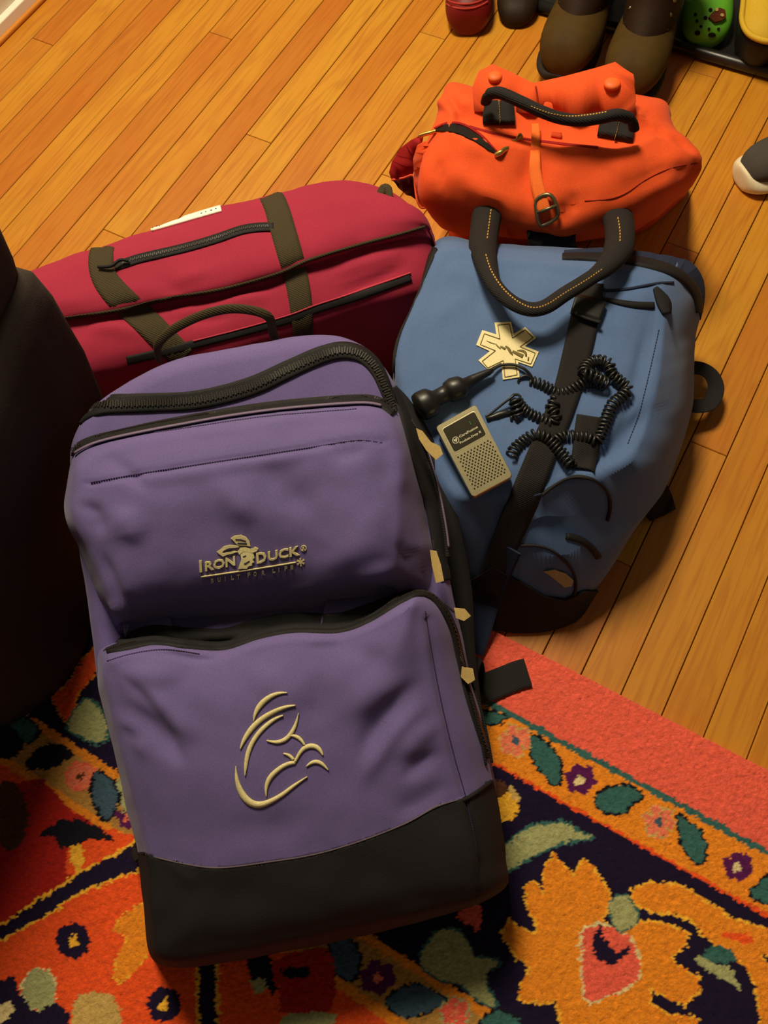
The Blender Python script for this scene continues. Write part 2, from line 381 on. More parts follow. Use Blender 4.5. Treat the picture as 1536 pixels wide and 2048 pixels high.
M_wood = wood()
def nu(a, b, z=0.): return WN*a+WU*b+np.array([0, 0, z])
FL = struct(box('floor', nu((.5*(-4+40)+B0)*BW, 1.0, -.025), (WN*(44*BW/2+.03), WU*1.75, np.array([0, 0, .005])), M_sub, bev=0))
JOINTS = {3: [1.138], 7: [.929], 23: [.455], -3: [.971], 24: [.681], 5: [.62, 1.55], 0: [.52, 1.72], 10: [1.31], 12: [.95], 14: [1.27], 17: [.62], 20: [.55], 21: [1.02], 26: [.98], 28: [.5]}
for i in range(-4, 40):
    js = sorted([-.74]+JOINTS.get(i, [random.uniform(1.35, 1.9) if random.random() < .5 else random.uniform(.0, .2)])+([random.uniform(-.5, -.1)])+[2.74])
    for s, t in zip(js[:-1], js[1:]):
        if t-s < .05: continue
        g = .0007; hw, hl = BW/2-g, (t-s)/2-g*.7
        bm = bmesh.new(); bmesh.ops.create_cube(bm, size=2)
        for v in bm.verts: v.co = Vector((v.co.x*hw, v.co.y*hl, v.co.z*.01))
        bmesh.ops.bevel(bm, geom=[e for e in bm.edges if e.verts[0].co.z > 0 and e.verts[1].co.z > 0], offset=.0009, segments=1, affect='EDGES')
        me = bpy.data.meshes.new('floor_board'); bm.to_mesh(me); bm.free(); me.materials.append(M_wood)
        o = bpy.data.objects.new('floor_board', me); COL.objects.link(o); o.parent = FL
        c = nu((i+.5+B0)*BW, (s+t)/2, -.010+random.uniform(-.0002, .0002)); o.location = c; o.rotation_euler = (0, 0, -YAW)
# wall, skirting and shoe moulding along the boards
an = (-4+B0)*BW
wl = struct(box('wall_left', nu(an-.06, 1.2, 1.2), (WN*.045, WU*1.6, np.array([0, 0, 1.22])), M_wall, bev=0))
bb = struct(box('baseboard_left', nu(an-.008, 1.2, .014), (WN*.009, WU*1.6, np.array([0, 0, .014])), M_base, bev=.002))
t1 = struct(box('trim_1', nu(an+.006, 1.2, .005), (WN*.005, WU*1.6, np.array([0, 0, .005])), M_shoe, bev=.004, seg=3))

# ------------------------------------------------------------------ rug (short tufted pile, pattern woven in)
RZ = .012; st = .0024
ga = np.arange(-1.0, .75, st); gb = np.arange(-.75, .2775+st/2, st); NA, NB = len(ga), len(gb)
A, Bb = np.meshgrid(ga, gb, indexing='ij'); A = A.ravel(); Bb = Bb.ravel()
XY = A[:, None]*WN+Bb[:, None]*WU; P3 = XY+np.array([0, 0, RZ]); Q = proj(P3)
def vnoise(c, k, s):
    return np.array([noise.noise(Vector((x*k+s, y*k-s, s))) for x, y in c])
jx = vnoise(XY[:, :2], 130, 3.1)*5+rng.normal(0, 1.5, len(Q)); jy = vnoise(XY[:, :2], 130, 9.7)*5+rng.normal(0, 1.5, len(Q))
QJ = Q+np.stack([jx, jy], 1); Bj = Bb+jy*.0005
C = dict(navy=(26, 16, 44), coral=(228, 94, 72), teal=(54, 96, 90), orange=(228, 134, 34), yellow=(240, 176, 52), sage=(160, 160, 108), ro=(232, 82, 32), red=(170, 34, 26),
         purple=(86, 24, 78), pink=(226, 116, 84), cream=(220, 198, 140), ochre=(176, 128, 60), dk=(22, 20, 30), slate=(62, 84, 100), tan=(196, 160, 88), brown=(84, 50, 30), indigo=(40, 26, 84))
col = np.tile(np.array(lin(*C['navy'])[:3]), (len(Q), 1))
LC = {k: np.array(lin(*v)[:3]) for k, v in C.items()}
def bval(x, y): return atz(x, y, RZ)@WU
def inpoly(P, pts):
    x, y = pts[:, 0], pts[:, 1]; r = np.zeros(len(pts), bool); j = len(P)-1
    for i in range(len(P)):
        (xi, yi), (xj, yj) = P[i], P[j]
        r ^= ((yi > y) != (yj > y)) & (x < (xj-xi)*(y-yi)/(yj-yi+1e-12)+xi); j = i
    return r
def paint(P, c, rim=None, rw=6, sm=True):
    P = np.array(P, float); P = crom(P, 5, True) if sm else P; R = inset(P, rw) if rim else P
    lo, hi = R.min(0)-8, R.max(0)+8; k = np.where((QJ[:, 0] > lo[0]) & (QJ[:, 0] < hi[0]) & (QJ[:, 1] > lo[1]) & (QJ[:, 1] < hi[1]))[0]
    if rim: col[k[inpoly(R, QJ[k])]] = LC[rim]
    col[k[inpoly(P, QJ[k])]] = LC[c]
def strip(lo, hi, c): col[(Bj >= lo) & (Bj < hi)] = LC[c]
Z2 = lambda *z: zc(z, (900, 1250), 2.415)
Z1 = lambda *z: zc(z, (0, 1200), 2.415)
Z8 = lambda *z: zc(z, (0, 1800), 1.536)
def circ(cx, cy, r, n=10, ry=None): return [(cx+r*math.cos(2*math.pi*k/n), cy+(ry or r)*math.sin(2*math.pi*k/n)) for k in range(n)]
def flower(cx, cy, r, c, cc, rim=None):
    for k in range(6):
        a = k*math.pi/3+.3; paint(circ(cx+.62*r*math.cos(a), cy+.62*r*math.sin(a), r*.42), c, rim, 3)
    paint(circ(cx, cy, r*.55), c); paint(circ(cx, cy, r*.27), cc)
def zc1(f, x, y): return f((x, y))[0]
# border stripes run parallel to the rug's edge
bt0 = bval(*Z2((1000, 795))[0]); bt1 = bval(*Z2((1000, 830))[0]); bo1 = bval(*Z2((900, 1060))[0])
i0 = bval(*Z1((400, 720))[0]); i1 = bval(*Z1((400, 770))[0]); i2 = bval(*Z1((500, 1065))[0]); i3 = bval(*Z1((500, 1120))[0])
strip(bt0, 9, 'coral'); strip(bt1, bt0, 'teal'); strip(bo1, bt1, 'orange'); strip(bo1, bo1+.004, 'ro')
strip(i1, i0, 'orange'); strip(i2, i1, 'ochre'); strip(i3, i2, 'orange'); strip(-9, i3, 'ro')
# outer band: leaves and flowers
paint(Z2((390, 540), (450, 560), (500, 610), (530, 680), (525, 770), (470, 740), (410, 670), (390, 600)), 'teal', 'dk', 5)
paint(Z2((700, 860), (740, 800), (830, 775), (890, 790), (930, 830), (880, 860), (840, 900), (770, 905), (720, 880)), 'teal', 'dk', 5)
paint(Z2((1105, 925), (1160, 955), (1215, 1010), (1230, 1080), (1220, 1150), (1170, 1130), (1125, 1060), (1105, 990)), 'teal', 'dk', 5)
paint(Z2((1455, 1290), (1500, 1245), (1560, 1210), (1600, 1280), (1540, 1340), (1480, 1320)), 'teal', 'dk', 5)
paint(Z2((100, 400), (180, 420), (270, 440), (220, 480), (120, 470)), 'teal', 'dk', 4)
for x, y in ((630, 745), (1390, 1165)): flower(*zc1(Z2, x, y), 30, 'purple', 'cream', None); paint(circ(*zc1(Z2, x-5, y+10), 9), 'cream')
for x, y in ((315, 560), (1010, 950)): flower(*zc1(Z2, x, y), 30, 'pink', 'slate', 'tan')
# blue-black main border
paint(Z2((200, 1110), (260, 1075), (330, 1015), (420, 970), (540, 955), (600, 985), (680, 1030), (590, 1040), (480, 1072), (380, 1125), (300, 1170), (200, 1210)), 'sage', 'teal', 6)
paint(Z2((225, 830), (270, 805), (330, 850), (330, 900), (290, 945), (240, 940)), 'yellow'); paint(Z2((205, 755), (260, 755), (275, 800), (225, 835)), 'brown'); paint(Z2((280, 765), (310, 790), (335, 840), (320, 850), (285, 810)), 'tan')
FLOWER = Z2((370, 1300), (362, 1270), (400, 1240), (440, 1290), (462, 1305), (450, 1190), (500, 1105), (550, 1160), (600, 1215), (640, 1130), (700, 1180), (740, 1250), (770, 1300), (760, 1370), (735, 1420), (800, 1480), (870, 1480), (920, 1435), (1000, 1430), (1155, 1490), (1130, 1550), (1065, 1610), (1120, 1660), (1205, 1700), (1190, 1780), (1130, 1840), (1050, 1800), (960, 1755), (975, 1830), (1060, 1880), (1200, 1905), (1180, 1990), (900, 2050), (540, 1990), (520, 1820), (440, 1830), (330, 1810), (340, 1740), (390, 1660), (330, 1610), (290, 1560), (250, 1490), (290, 1425), (340, 1465), (410, 1492), (430, 1475), (400, 1400), (370, 1340))
paint(FLOWER, 'orange', 'yellow', 4, sm=False)
paint(Z2((640, 1490), (700, 1450), (760, 1455), (830, 1490), (880, 1530), (910, 1610), (912, 1690), (880, 1735), (800, 1775), (700, 1812), (655, 1805), (645, 1700), (640, 1600)), 'coral', 'cream', 5)
paint(Z2((720, 1440), (738, 1500), (800, 1585), (870, 1540), (855, 1600), (790, 1640), (720, 1620), (690, 1560), (700, 1490)), 'navy', sm=False)
paint(Z2((775, 1345), (800, 1315), (860, 1315), (895, 1355), (905, 1410), (870, 1465), (820, 1475), (780, 1430)), 'sage', 'teal', 4)
paint(Z2((880, 1285), (960, 1250), (1070, 1250), (1170, 1290), (1290, 1370), (1350, 1420), (1450, 1450), (1560, 1475), (1700, 1500), (1700, 1620), (1560, 1600), (1500, 1582), (1540, 1660), (1570, 1800), (1580, 1990), (1510, 1990), (1480, 1750), (1430, 1650), (1350, 1580), (1230, 1500), (1170, 1430), (1080, 1390), (960, 1380), (900, 1340)), 'orange', 'yellow', 4, sm=False)
paint(Z2((1300, 1490), (1360, 1480), (1440, 1500), (1470, 1530), (1380, 1525)), 'ro')
paint(Z2((1230, 1575), (1290, 1548), (1365, 1580), (1380, 1620), (1300, 1640), (1222, 1630)), 'teal'); paint(Z2((1170, 1610), (1220, 1600), (1290, 1655), (1340, 1640), (1395, 1720), (1410, 1770), (1330, 1720), (1280, 1700), (1200, 1640)), 'sage', sm=False)
paint(Z2((0, 1470), (60, 1500), (120, 1600), (240, 1622), (175, 1690), (185, 1760), (220, 1840), (120, 1800), (60, 1740), (-90, 1690), (-140, 1600), (-80, 1500)), 'sage', 'teal', 5); paint(Z2((30, 1390), (140, 1340), (140, 1470), (80, 1450)), 'coral')
paint(Z1((500, 210), (400, 290), (340, 390), (270, 450), (262, 490), (320, 590), (360, 560), (362, 480), (420, 400), (515, 260)), 'ro', 'orange', 3); paint(Z1((330, 610), (380, 520), (440, 480), (500, 560), (520, 660), (470, 690), (400, 660)), 'sage', 'teal', 5); paint(Z1((0, 560), (60, 540), (180, 620), (120, 690), (20, 660)), 'teal', 'dk', 6)
# inner band
flower(*zc1(Z1, 390, 850), 28, 'pink', 'brown', 'coral'); flower(*zc1(Z1, 615, 1050), 24, 'purple', 'pink')
paint(Z1((560, 880), (620, 870), (690, 960), (640, 1040), (580, 990)), 'sage'); paint(Z1((470, 835), (530, 870), (568, 940), (555, 1000), (520, 1065), (480, 1020), (448, 940), (452, 870)), 'slate', 'dk', 6)
paint(Z1((120, 790), (200, 705), (300, 700), (355, 750), (250, 810), (160, 820)), 'dk'); paint(Z1((-60, 560), (40, 600), (120, 690), (60, 760), (-60, 740)), 'dk')
paint(Z8((1015, 125), (1060, 112), (1095, 150), (1100, 210), (1080, 245), (1030, 215)), 'slate', 'dk', 6); flower(*zc1(Z8, 1160, 240), 36, 'purple', 'pink'); paint(Z8((1185, 315), (1250, 265), (1320, 272), (1365, 310), (1300, 348), (1240, 356)), 'slate', 'dk', 4); flower(*zc1(Z8, 1400, 345), 30, 'coral', 'pink', 'sage')
paint(Z8((1480, 370), (1536, 340), (1600, 380), (1560, 430), (1490, 420)), 'teal', 'dk', 5)
# red field with blue-black lattice
paint(Z1((-200, 1000), (0, 900), (200, 860), (340, 1010), (500, 1110), (690, 1160), (600, 1200), (400, 1310), (200, 1440), (0, 1570), (-200, 1690)), 'red', sm=False)
paint(Z1((350, 1130), (540, 1110), (680, 1175), (480, 1270), (330, 1320)), 'ro')
paint(Z1((0, 880), (80, 900), (135, 1000), (120, 1130), (70, 1210), (0, 1180), (-80, 1040)), 'brown', None); paint(Z1((195, 1140), (280, 1070), (400, 1062), (480, 1110), (545, 1160), (430, 1158), (300, 1200), (270, 1150)), 'dk', None)
paint(Z1((340, 1200), (395, 1190), (400, 1310), (360, 1320)), 'yellow')
paint(Z1((-200, 1700), (0, 1575), (200, 1445), (400, 1315), (700, 1155), (900, 1040), (900, 1150), (700, 1285), (400, 1400), (200, 1530), (0, 1638), (-200, 1760)), 'navy', 'yellow', 6, sm=False)
paint(Z8((612, 150), (663, 150), (662, 240), (665, 381), (668, 520), (605, 520), (612, 381), (612, 240)), 'navy', 'yellow', 7, sm=False)
for x, y in ((225, 125), (505, 322)):
    c = zc1(Z8, x, y)
    for k in range(8): a = k*math.pi/4; paint(circ(c[0]+22*math.cos(a), c[1]+22*math.sin(a), 14), 'navy')
    paint(circ(*c, 22), 'navy'); paint([(c[0]-6, c[1]-6), (c[0]+4, c[1]-16), (c[0]+8, c[1]), (c[0]+4, c[1]+14), (c[0]-8, c[1]+8)], 'yellow')
paint(Z8((375, 50), (455, 0), (470, 90), (460, 150), (440, 185), (400, 230), (370, 252), (347, 240), (362, 180), (392, 112), (345, 92)), 'orange', 'yellow', 3, sm=False)
paint(circ(*zc1(Z8, 120, 275), 33, 12, 42), 'sage', 'cream', 3); paint(Z8((-80, 250), (0, 245), (40, 232), (68, 300), (110, 345), (170, 312), (215, 352), (200, 430), (-80, 460)), 'navy', sm=False); paint(Z8((-20, 330), (30, 310), (42, 345), (10, 375), (-20, 375)), 'cream')
paint(Z8((235, 300), (290, 285), (350, 300), (370, 400), (300, 440), (225, 400)), 'tan'); paint(Z8((755, 170), (820, 155), (850, 230), (848, 300), (815, 265), (770, 250)), 'dk', None, sm=False); paint(Z8((770, 250), (810, 240), (815, 275), (790, 290)), 'sage')
paint(Z8((840, 190), (1000, 150), (1030, 270), (1000, 345), (870, 350), (860, 300)), 'red'); paint(Z8((870, 360), (940, 345), (1030, 355), (1000, 400), (880, 400)), 'sage'); paint(Z8((860, 215), (940, 205), (945, 235), (880, 240)), 'dk')
col *= (1+rng.normal(0, .10, (len(Q), 1)))
Vz = RZ+rng.normal(0, .0007, len(Q))+vnoise(XY[:, :2], 60, 1.)*.0006
V = XY.copy(); V[:, 2] = Vz; V[:, :2] += rng.normal(0, .0003, (len(Q), 2))
idx = np.arange(NA*NB).reshape(NA, NB)
me = bpy.data.meshes.new('rug_pile'); rugo = np.array([0, 0, 0.])
per = np.concatenate([idx[0, :], idx[1:, -1], idx[-1, -2::-1], idx[-2:0:-1, 0]]); Vs = V[per].copy(); Vs[:, 2] = 0.0005; nV = len(V); m_ = len(per)
quads = np.stack([idx[:-1, :-1], idx[1:, :-1], idx[1:, 1:], idx[:-1, 1:]], -1).reshape(-1, 4)
side = np.stack([per, np.roll(per, -1), nV+np.roll(np.arange(m_), -1), nV+np.arange(m_)], 1)
allf = np.concatenate([quads, side]); Vall = np.concatenate([V, Vs])
me.vertices.add(len(Vall)); me.vertices.foreach_set('co', Vall.ravel()); me.loops.add(allf.size); me.loops.foreach_set('vertex_index', allf.ravel().astype(np.int32))
me.polygons.add(len(allf)); me.polygons.foreach_set('loop_start', np.arange(0, allf.size, 4, dtype=np.int32)); me.polygons.foreach_set('loop_total', np.full(len(allf), 4, np.int32)); me.update(calc_edges=True)
ca = me.color_attributes.new('woven', 'FLOAT_COLOR', 'POINT'); cc = np.ones((len(Vall), 4)); cc[:nV, :3] = np.clip(col, 0, 1); cc[nV:, :3] = LC['coral']*.8; ca.data.foreach_set('color', cc.ravel())
me.polygons.foreach_set('use_smooth', [True]*len(allf))
m = bpy.data.materials.new('tufted_wool'); m.use_nodes = True; nt = m.node_tree; b = nt.nodes['Principled BSDF']; b.inputs['Roughness'].default_value = .95; b.inputs['Specular IOR Level'].default_value = .1; b.inputs['Sheen Weight'].default_value = .15
at = nt.nodes.new('ShaderNodeAttribute'); at.attribute_name = 'woven'; n1 = nt.nodes.new('ShaderNodeTexNoise'); n1.inputs['Scale'].default_value = 420; tc = nt.nodes.new('ShaderNodeTexCoord'); nt.links.new(tc.outputs['Object'], n1.inputs['Vector'])
hs = nt.nodes.new('ShaderNodeHueSaturation'); mr = nt.nodes.new('ShaderNodeMapRange'); mr.inputs[3].default_value = .8; mr.inputs[4].default_value = 1.2; nt.links.new(n1.outputs['Fac'], mr.inputs[0]); nt.links.new(mr.outputs[0], hs.inputs['Value']); nt.links.new(at.outputs['Color'], hs.inputs['Color']); nt.links.new(hs.outputs[0], b.inputs['Base Color'])
bp = nt.nodes.new('ShaderNodeBump'); bp.inputs['Strength'].default_value = .7; bp.inputs['Distance'].default_value = .0015; nt.links.new(n1.outputs['Fac'], bp.inputs['Height']); nt.links.new(bp.outputs[0], b.inputs['Normal'])
me.materials.append(m); rug = bpy.data.objects.new('floral_rug', me); COL.objects.link(rug)
rug['label'] = 'colourful floral tufted rug with coral border, orange bands and dark blue ground'; rug['category'] = 'rug'; rug['_o'] = [0., 0., 0.]
#%%BAGS
# ------------------------------------------------------------------ purple backpack, leaning back on the maroon duffel
PD = (CAMH-.17)/-ray((645, 1865))[2]          # distance of the pack's front, parallel to its tilted face
def pp(P, lev, n=10): return np.array([atd(x, y, PD-lev) for x, y in crom(P, n, True)])
BACK = -FWD
bp_ = thing('backpack', 'purple and black backpack with cream embroidery, propped against the maroon duffel', 'backpack', atd(650, 1700, PD+.185)*np.array([1, 1, 0]))
OUT = [(150, 870), (205, 800), (330, 728), (500, 688), (620, 673), (715, 684), (775, 745), (830, 860), (868, 970), (890, 1100), (912, 1220), (935, 1330), (965, 1440), (990, 1540), (1006, 1660), (1002, 1772), (960, 1800), (830, 1838), (660, 1878), (450, 1921), (318, 1924), (298, 1820), (276, 1680), (240, 1520), (205, 1400), (190, 1300), (172, 1180), (152, 1080), (140, 960)]
body = loft([pp(inset(OUT, -78), -.172), pp(inset(OUT, -60), -.170), pp(inset(OUT, -38), -.152), pp(inset(OUT, -6), -.11), pp(inset(OUT, -1), -.085), pp(inset(OUT, -14), -.070), pp(inset(OUT, -34), -.068)], M_purple, 'main_compartment', bp_, 12, .002, BACK)
shape(body, [([(180, 830), (330, 760), (500, 712), (640, 690)], 14, .003)], .004, 9, 1., extra=lambda q: -.035*np.clip((q[:, 1]-1060)/100, 0, 1)*np.clip((1420-q[:, 1])/100, 0, 1)*np.clip((q[:, 0]-215)/30, 0, 1)*np.clip((850-q[:, 0])/40, 0, 1))
# upper front pocket
UPC = [(150, 985), (160, 930), (215, 895), (340, 868), (470, 848), (600, 828), (715, 818), (775, 838), (802, 890), (808, 960), (803, 1050), (800, 1120), (812, 1180), (818, 1222), (710, 1256), (560, 1280), (400, 1290), (290, 1282), (236, 1270), (212, 1190), (178, 1100), (150, 1040)]
UPB = [(132, 985), (150, 905), (210, 872), (340, 846), (470, 826), (600, 808), (715, 798), (785, 818), (818, 875), (838, 960), (852, 1050), (868, 1120), (885, 1190), (868, 1222), (720, 1240), (560, 1255), (400, 1264), (290, 1262), (226, 1262), (196, 1190), (162, 1100), (134, 1040)]
lev_up = [-.006, -.010, -.014, -.016, -.016, -.016, -.014, -.012, -.01, -.006, -.006, -.012, -.026, -.046, -.054, -.056, -.056, -.050, -.034, -.012, -.006, -.004]
def pl(P, L, n=10):
    Q_ = crom(np.array([(x, y, l) for (x, y), l in zip(P, L)]), n, True); return np.array([atd(x, y, PD-l) for x, y, l in Q_])
mid = lambda A_, B_, t: [tuple(np.array(a)*(1-t)+np.array(b)*t) for a, b in zip(A_, B_)]
up = loft([pl(UPB, [-.082]*22), pl(inset(UPB, 2), [-.062]*22), pl(mid(UPB, UPC, .35), [l*.5-.03 for l in lev_up]), pl(mid(UPB, UPC, .75), [l-.008 for l in lev_up]), pl(UPC, [l-.001 for l in lev_up]), pl(inset(UPC, -7), [l+.003 for l in lev_up]), pl(inset(UPC, -15), [l+.005 for l in lev_up])], M_purple, 'upper_pocket', bp_, 30, .016, BACK, 3)
CU = [([(176, 968), (300, 945), (474, 918), (620, 895), (714, 881), (770, 886)], 4, -.0028), ([(182, 982), (474, 932), (714, 895)], 14, .002),
      ([(215, 905), (250, 940), (300, 985)], 16, -.004), ([(500, 905), (560, 960), (640, 1050)], 34, -.006), ([(410, 945), (480, 1010), (520, 1060)], 30, .004),
      ([(650, 900), (700, 905), (745, 890)], 18, -.004), ([(760, 880), (790, 930), (795, 1010)], 14, .003), ([(152, 1000), (190, 1030), (205, 1085)], 16, -.006), ([(225, 1010), (262, 1060), (270, 1100)], 26, .006),
      ([(190, 1090), (232, 1185), (242, 1240)], 12, -.006), ([(236, 1180), (262, 1215), (292, 1254)], 12, -.005), ([(215, 1200), (240, 1255)], 12, .004), ([(330, 1090), (450, 1075), (560, 1120)], 50, -.004),
      ([(560, 1195), (660, 1175), (740, 1140)], 20, .003),
      ([(790, 1080), (830, 1130), (860, 1160)], 12, -.006), ([(690, 1180), (760, 1150), (800, 1120)], 22, .005), ([(600, 1180), (700, 1110), (770, 1000)], 40, .004)]
shape(up, CU, .004, 11, 4., extra=lambda q: -.030*np.clip((q[:, 1]+.13*(q[:, 0]-500)-1135)/140, 0, 1.1)**1.6)
# lower front pocket (purple over a black reinforced foot)
LPC = [(206, 1338), (222, 1312), (262, 1300), (330, 1290), (400, 1299), (450, 1302), (515, 1284), (590, 1270), (680, 1268), (740, 1248), (800, 1214), (832, 1200), (855, 1236), (868, 1330), (886, 1420), (909, 1515), (934, 1605), (956, 1715), (956, 1790), (830, 1828), (660, 1866), (450, 1908), (330, 1914), (306, 1830), (292, 1720), (268, 1610), (238, 1491), (210, 1390)]
LPB = [(196, 1342), (204, 1302), (250, 1284), (330, 1276), (400, 1285), (450, 1288), (515, 1268), (590, 1254), (680, 1254), (740, 1233), (805, 1194), (850, 1184), (900, 1236), (922, 1330), (948, 1420), (975, 1515), (990, 1605), (1004, 1715), (1000, 1778), (840, 1840), (660, 1882), (450, 1924), (318, 1926), (296, 1830), (278, 1720), (254, 1610), (226, 1491), (198, 1390)]
lev_lo = [.008, .010, .010, .008, .004, .002, .004, .008, .010, .014, .018, .016, .010, .006, .004, .002, 0, 0, -.004, -.004, -.004, -.004, -.004, 0, .002, .004, .006, .008]
NL = len(LPC)
lo = loft([pl(LPB, [-.150]*NL), pl(LPB, [-.09]*NL), pl(inset(LPB, 1), [-.05]*NL), pl(mid(LPB, LPC, .5), [l-.018 for l in lev_lo]), pl(mid(LPB, LPC, .85), [l-.006 for l in lev_lo]), pl(LPC, [l-.001 for l in lev_lo]), pl(inset(LPC, -6), [l+.003 for l in lev_lo]), pl(inset(LPC, -12), [l+.0055 for l in lev_lo])], M_purple, 'lower_pocket', bp_, 34, .018, BACK, 3)
CL = [([(245, 1395), (295, 1450), (345, 1500), (385, 1540)], 20, -.008), ([(270, 1370), (340, 1430), (400, 1490)], 24, .006), ([(240, 1450), (290, 1490)], 10, -.004), ([(235, 1330), (300, 1350), (380, 1340)], 26, .004),
      ([(250, 1310), (330, 1304), (400, 1316), (500, 1302)], 9, -.003), ([(600, 1285), (690, 1280)], 8, .003), ([(860, 1350), (800, 1400), (745, 1470), (720, 1540)], 26, -.008), ([(820, 1330), (740, 1390), (690, 1450)], 34, .006), ([(885, 1440), (830, 1480), (790, 1530)], 22, .005),
      ([(890, 1500), (840, 1530), (800, 1570)], 16, -.005), ([(905, 1560), (850, 1600), (780, 1630)], 22, -.004), ([(500, 1330), (560, 1380), (600, 1440)], 45, .003), ([(855, 1236), (868, 1330), (886, 1420), (909, 1515), (934, 1605), (956, 1715), (958, 1790)], 4, -.003),
      ([(230, 1340), (290, 1400), (340, 1470), (360, 1540)], 16, -.005), ([(225, 1420), (270, 1470), (300, 1530)], 14, .004), ([(700, 1290), (760, 1330), (800, 1400)], 26, -.004), ([(630, 1330), (640, 1400), (610, 1470)], 30, -.003), ([(870, 1400), (800, 1450), (750, 1520), (700, 1600)], 18, .004), ([(420, 1640), (520, 1660), (640, 1640)], 34, -.003),
      ([(330, 1780), (420, 1800), (560, 1790)], 40, -.003), ([(880, 1620), (920, 1700), (945, 1780)], 26, .003), ([(320, 1720), (370, 1750), (400, 1780)], 12, .002)]
shape(lo, CL, .003, 11, 7.)
B_low = bvh(lo); B_up = bvh(up); B_body = bvh(body); B_all = bvh(lo, up, body)
EDGE = [(288, 1707), (360, 1725), (437, 1735), (539, 1723), (635, 1707), (731, 1678), (815, 1644), (875, 1612), (934, 1594)]
EDG2 = EDGE+[(978, 1562)]
lo.data.materials.append(M_blackcloth)
me = lo.data; ew = smoothpath(EDG2, 8.); Qf = proj(np.array([np.array(p.center)+np.array(lo['_o']) for p in me.polygons])); thr = np.interp(Qf[:, 0], ew[:, 0], ew[:, 1])
# the foot is its own part: faces below the edge line move to it
def split_faces(o, mask, name, m, par):
    idx_ = [i for i, k in enumerate(mask) if k]; me_ = o.data; vs = sorted({v for i in idx_ for v in me_.polygons[i].vertices}); mp = {v: k for k, v in enumerate(vs)}
    V_ = [np.array(me_.vertices[v].co)+np.array(o['_o'])+np.array(me_.vertices[v].normal)*.0012 for v in vs]; F_ = [[mp[v] for v in me_.polygons[i].vertices] for i in idx_]
    n_ = newobj(name, V_, F_, m, par); n_.modifiers.new('s', 'SOLIDIFY').thickness = .0012; return n_
bm = bmesh.new(); bm.from_mesh(lo.data); oo = Vector(lo['_o'])
# cut the mesh cleanly along the edge line (in the pack's face)
def refine_along(bm, o, path):
    for it in range(2):
        bm.verts.index_update(); q = proj(np.array([v.co[:] for v in bm.verts])+np.array(o['_o'])); d = segdist(q, path)
        es = [e for e in bm.edges if min(d[e.verts[0].index], d[e.verts[1].index]) < 22 and np.linalg.norm(q[e.verts[0].index]-q[e.verts[1].index]) > 5]
        if es: bmesh.ops.subdivide_edges(bm, edges=es, cuts=1, use_grid_fill=True)
refine_along(bm, lo, ew); bmesh.ops.triangulate(bm, faces=[f for f in bm.faces if len(f.verts) > 4])
cq = proj(np.array([np.array(v.co)+np.array(lo['_o']) for v in bm.verts])); ty = np.interp(cq[:, 0], ew[:, 0], ew[:, 1])
for v, q, t in zip(bm.verts, cq, ty):      # snap close vertices onto the line
    if abs(q[1]-t) < 3.2: v.co = Vector(atd(q[0], t, (np.array(v.co)+np.array(lo['_o'])-CAM)@FWD)-np.array(lo['_o']))
bm.to_mesh(lo.data); bm.free()
Qf = proj(np.array([np.array(p.center)+np.array(lo['_o']) for p in lo.data.polygons])); thr = np.interp(Qf[:, 0], ew[:, 0], ew[:, 1])
foot = split_faces(lo, Qf[:, 1] > thr, 'foot_panel', M_blackcloth, bp_)
foot['label'] = 'black scuffed foot panel'
lo.data.materials.clear(); lo.data.materials.append(M_purple)
B_low = bvh(lo, foot)
ribbon('frayed_edge', B_low, EDGE, 2.2, mat('worn_edge', lin(96, 84, 92), rough=.9), foot, off=.0016, lat=2, step=8)
ribbon('foot_binding', B_low, [(922, 1601), (936, 1594), (958, 1580), (984, 1560)], 7, M_blackcloth, foot, off=.0022, lat=3, step=4)
# zippers
ZU = [(150, 842), (175, 822), (207, 811), (287, 806), (394, 800), (500, 774), (580, 738), (660, 705), (714, 706), (750, 735), (775, 790), (800, 850)]
B_bu = bvh(body, up)
z1 = ribbon('main_zipper_tape', B_body, ZU, [20, 30, 36, 38, 38, 38, 36, 34, 30, 26, 22, 18], M_zip, bp_, off=.0022, th=.006, lat=7, crown=.0004)
teeth('zipper_teeth', B_body, ZU, 14, M_teeth, z1, off=.0032, step=5.2, size=(.0018, .0072, .0018))
ZL = [(140, 912), (160, 893), (190, 880), (260, 864), (340, 848), (527, 816), (714, 800), (762, 806), (790, 830)]
z2 = ribbon('pocket_zipper_tape', B_bu, ZL, [12, 16, 19, 20, 22, 22, 22, 20, 14], M_zip, bp_, off=.0022, th=.006, lat=5, crown=.0003)
teeth('zipper_teeth', B_bu, [(x, y-3) for x, y in ZL], 8, M_teeth, z2, off=.0031, step=4.2, size=(.0013, .004, .0012))
ribbon('piping', B_bu, [(150, 912), (200, 888), (340, 858), (527, 827), (714, 811), (765, 817)], 3, mat('grey_piping', lin(120, 104, 128)), z2, off=.004, lat=2)
ZB = [(212, 1304), (258, 1291), (310, 1281), (378, 1289), (449, 1291), (515, 1270), (587, 1257), (677, 1257), (737, 1236), (806, 1198), (846, 1187), (877, 1206), (905, 1258), (918, 1312), (936, 1390), (960, 1467), (978, 1518)]
ribbon('gusset_shade', B_all, [(232, 1288), (262, 1276), (310, 1267), (378, 1274), (449, 1276), (515, 1256), (587, 1243), (677, 1243), (737, 1222), (800, 1190)], [10, 26, 34, 38, 40, 38, 36, 34, 30, 12], M_blackcloth, bp_, off=.004, lat=7, th=.006, sm=1)  # black gusset strip, doubling as painted shade in the recess between the pockets
z3 = ribbon('lower_zipper_tape', B_all, ZB, [8]+[18]*8+[13]+[13]*7, M_zip, bp_, off=.0022, th=.006, lat=5, crown=.0003, sm=1)
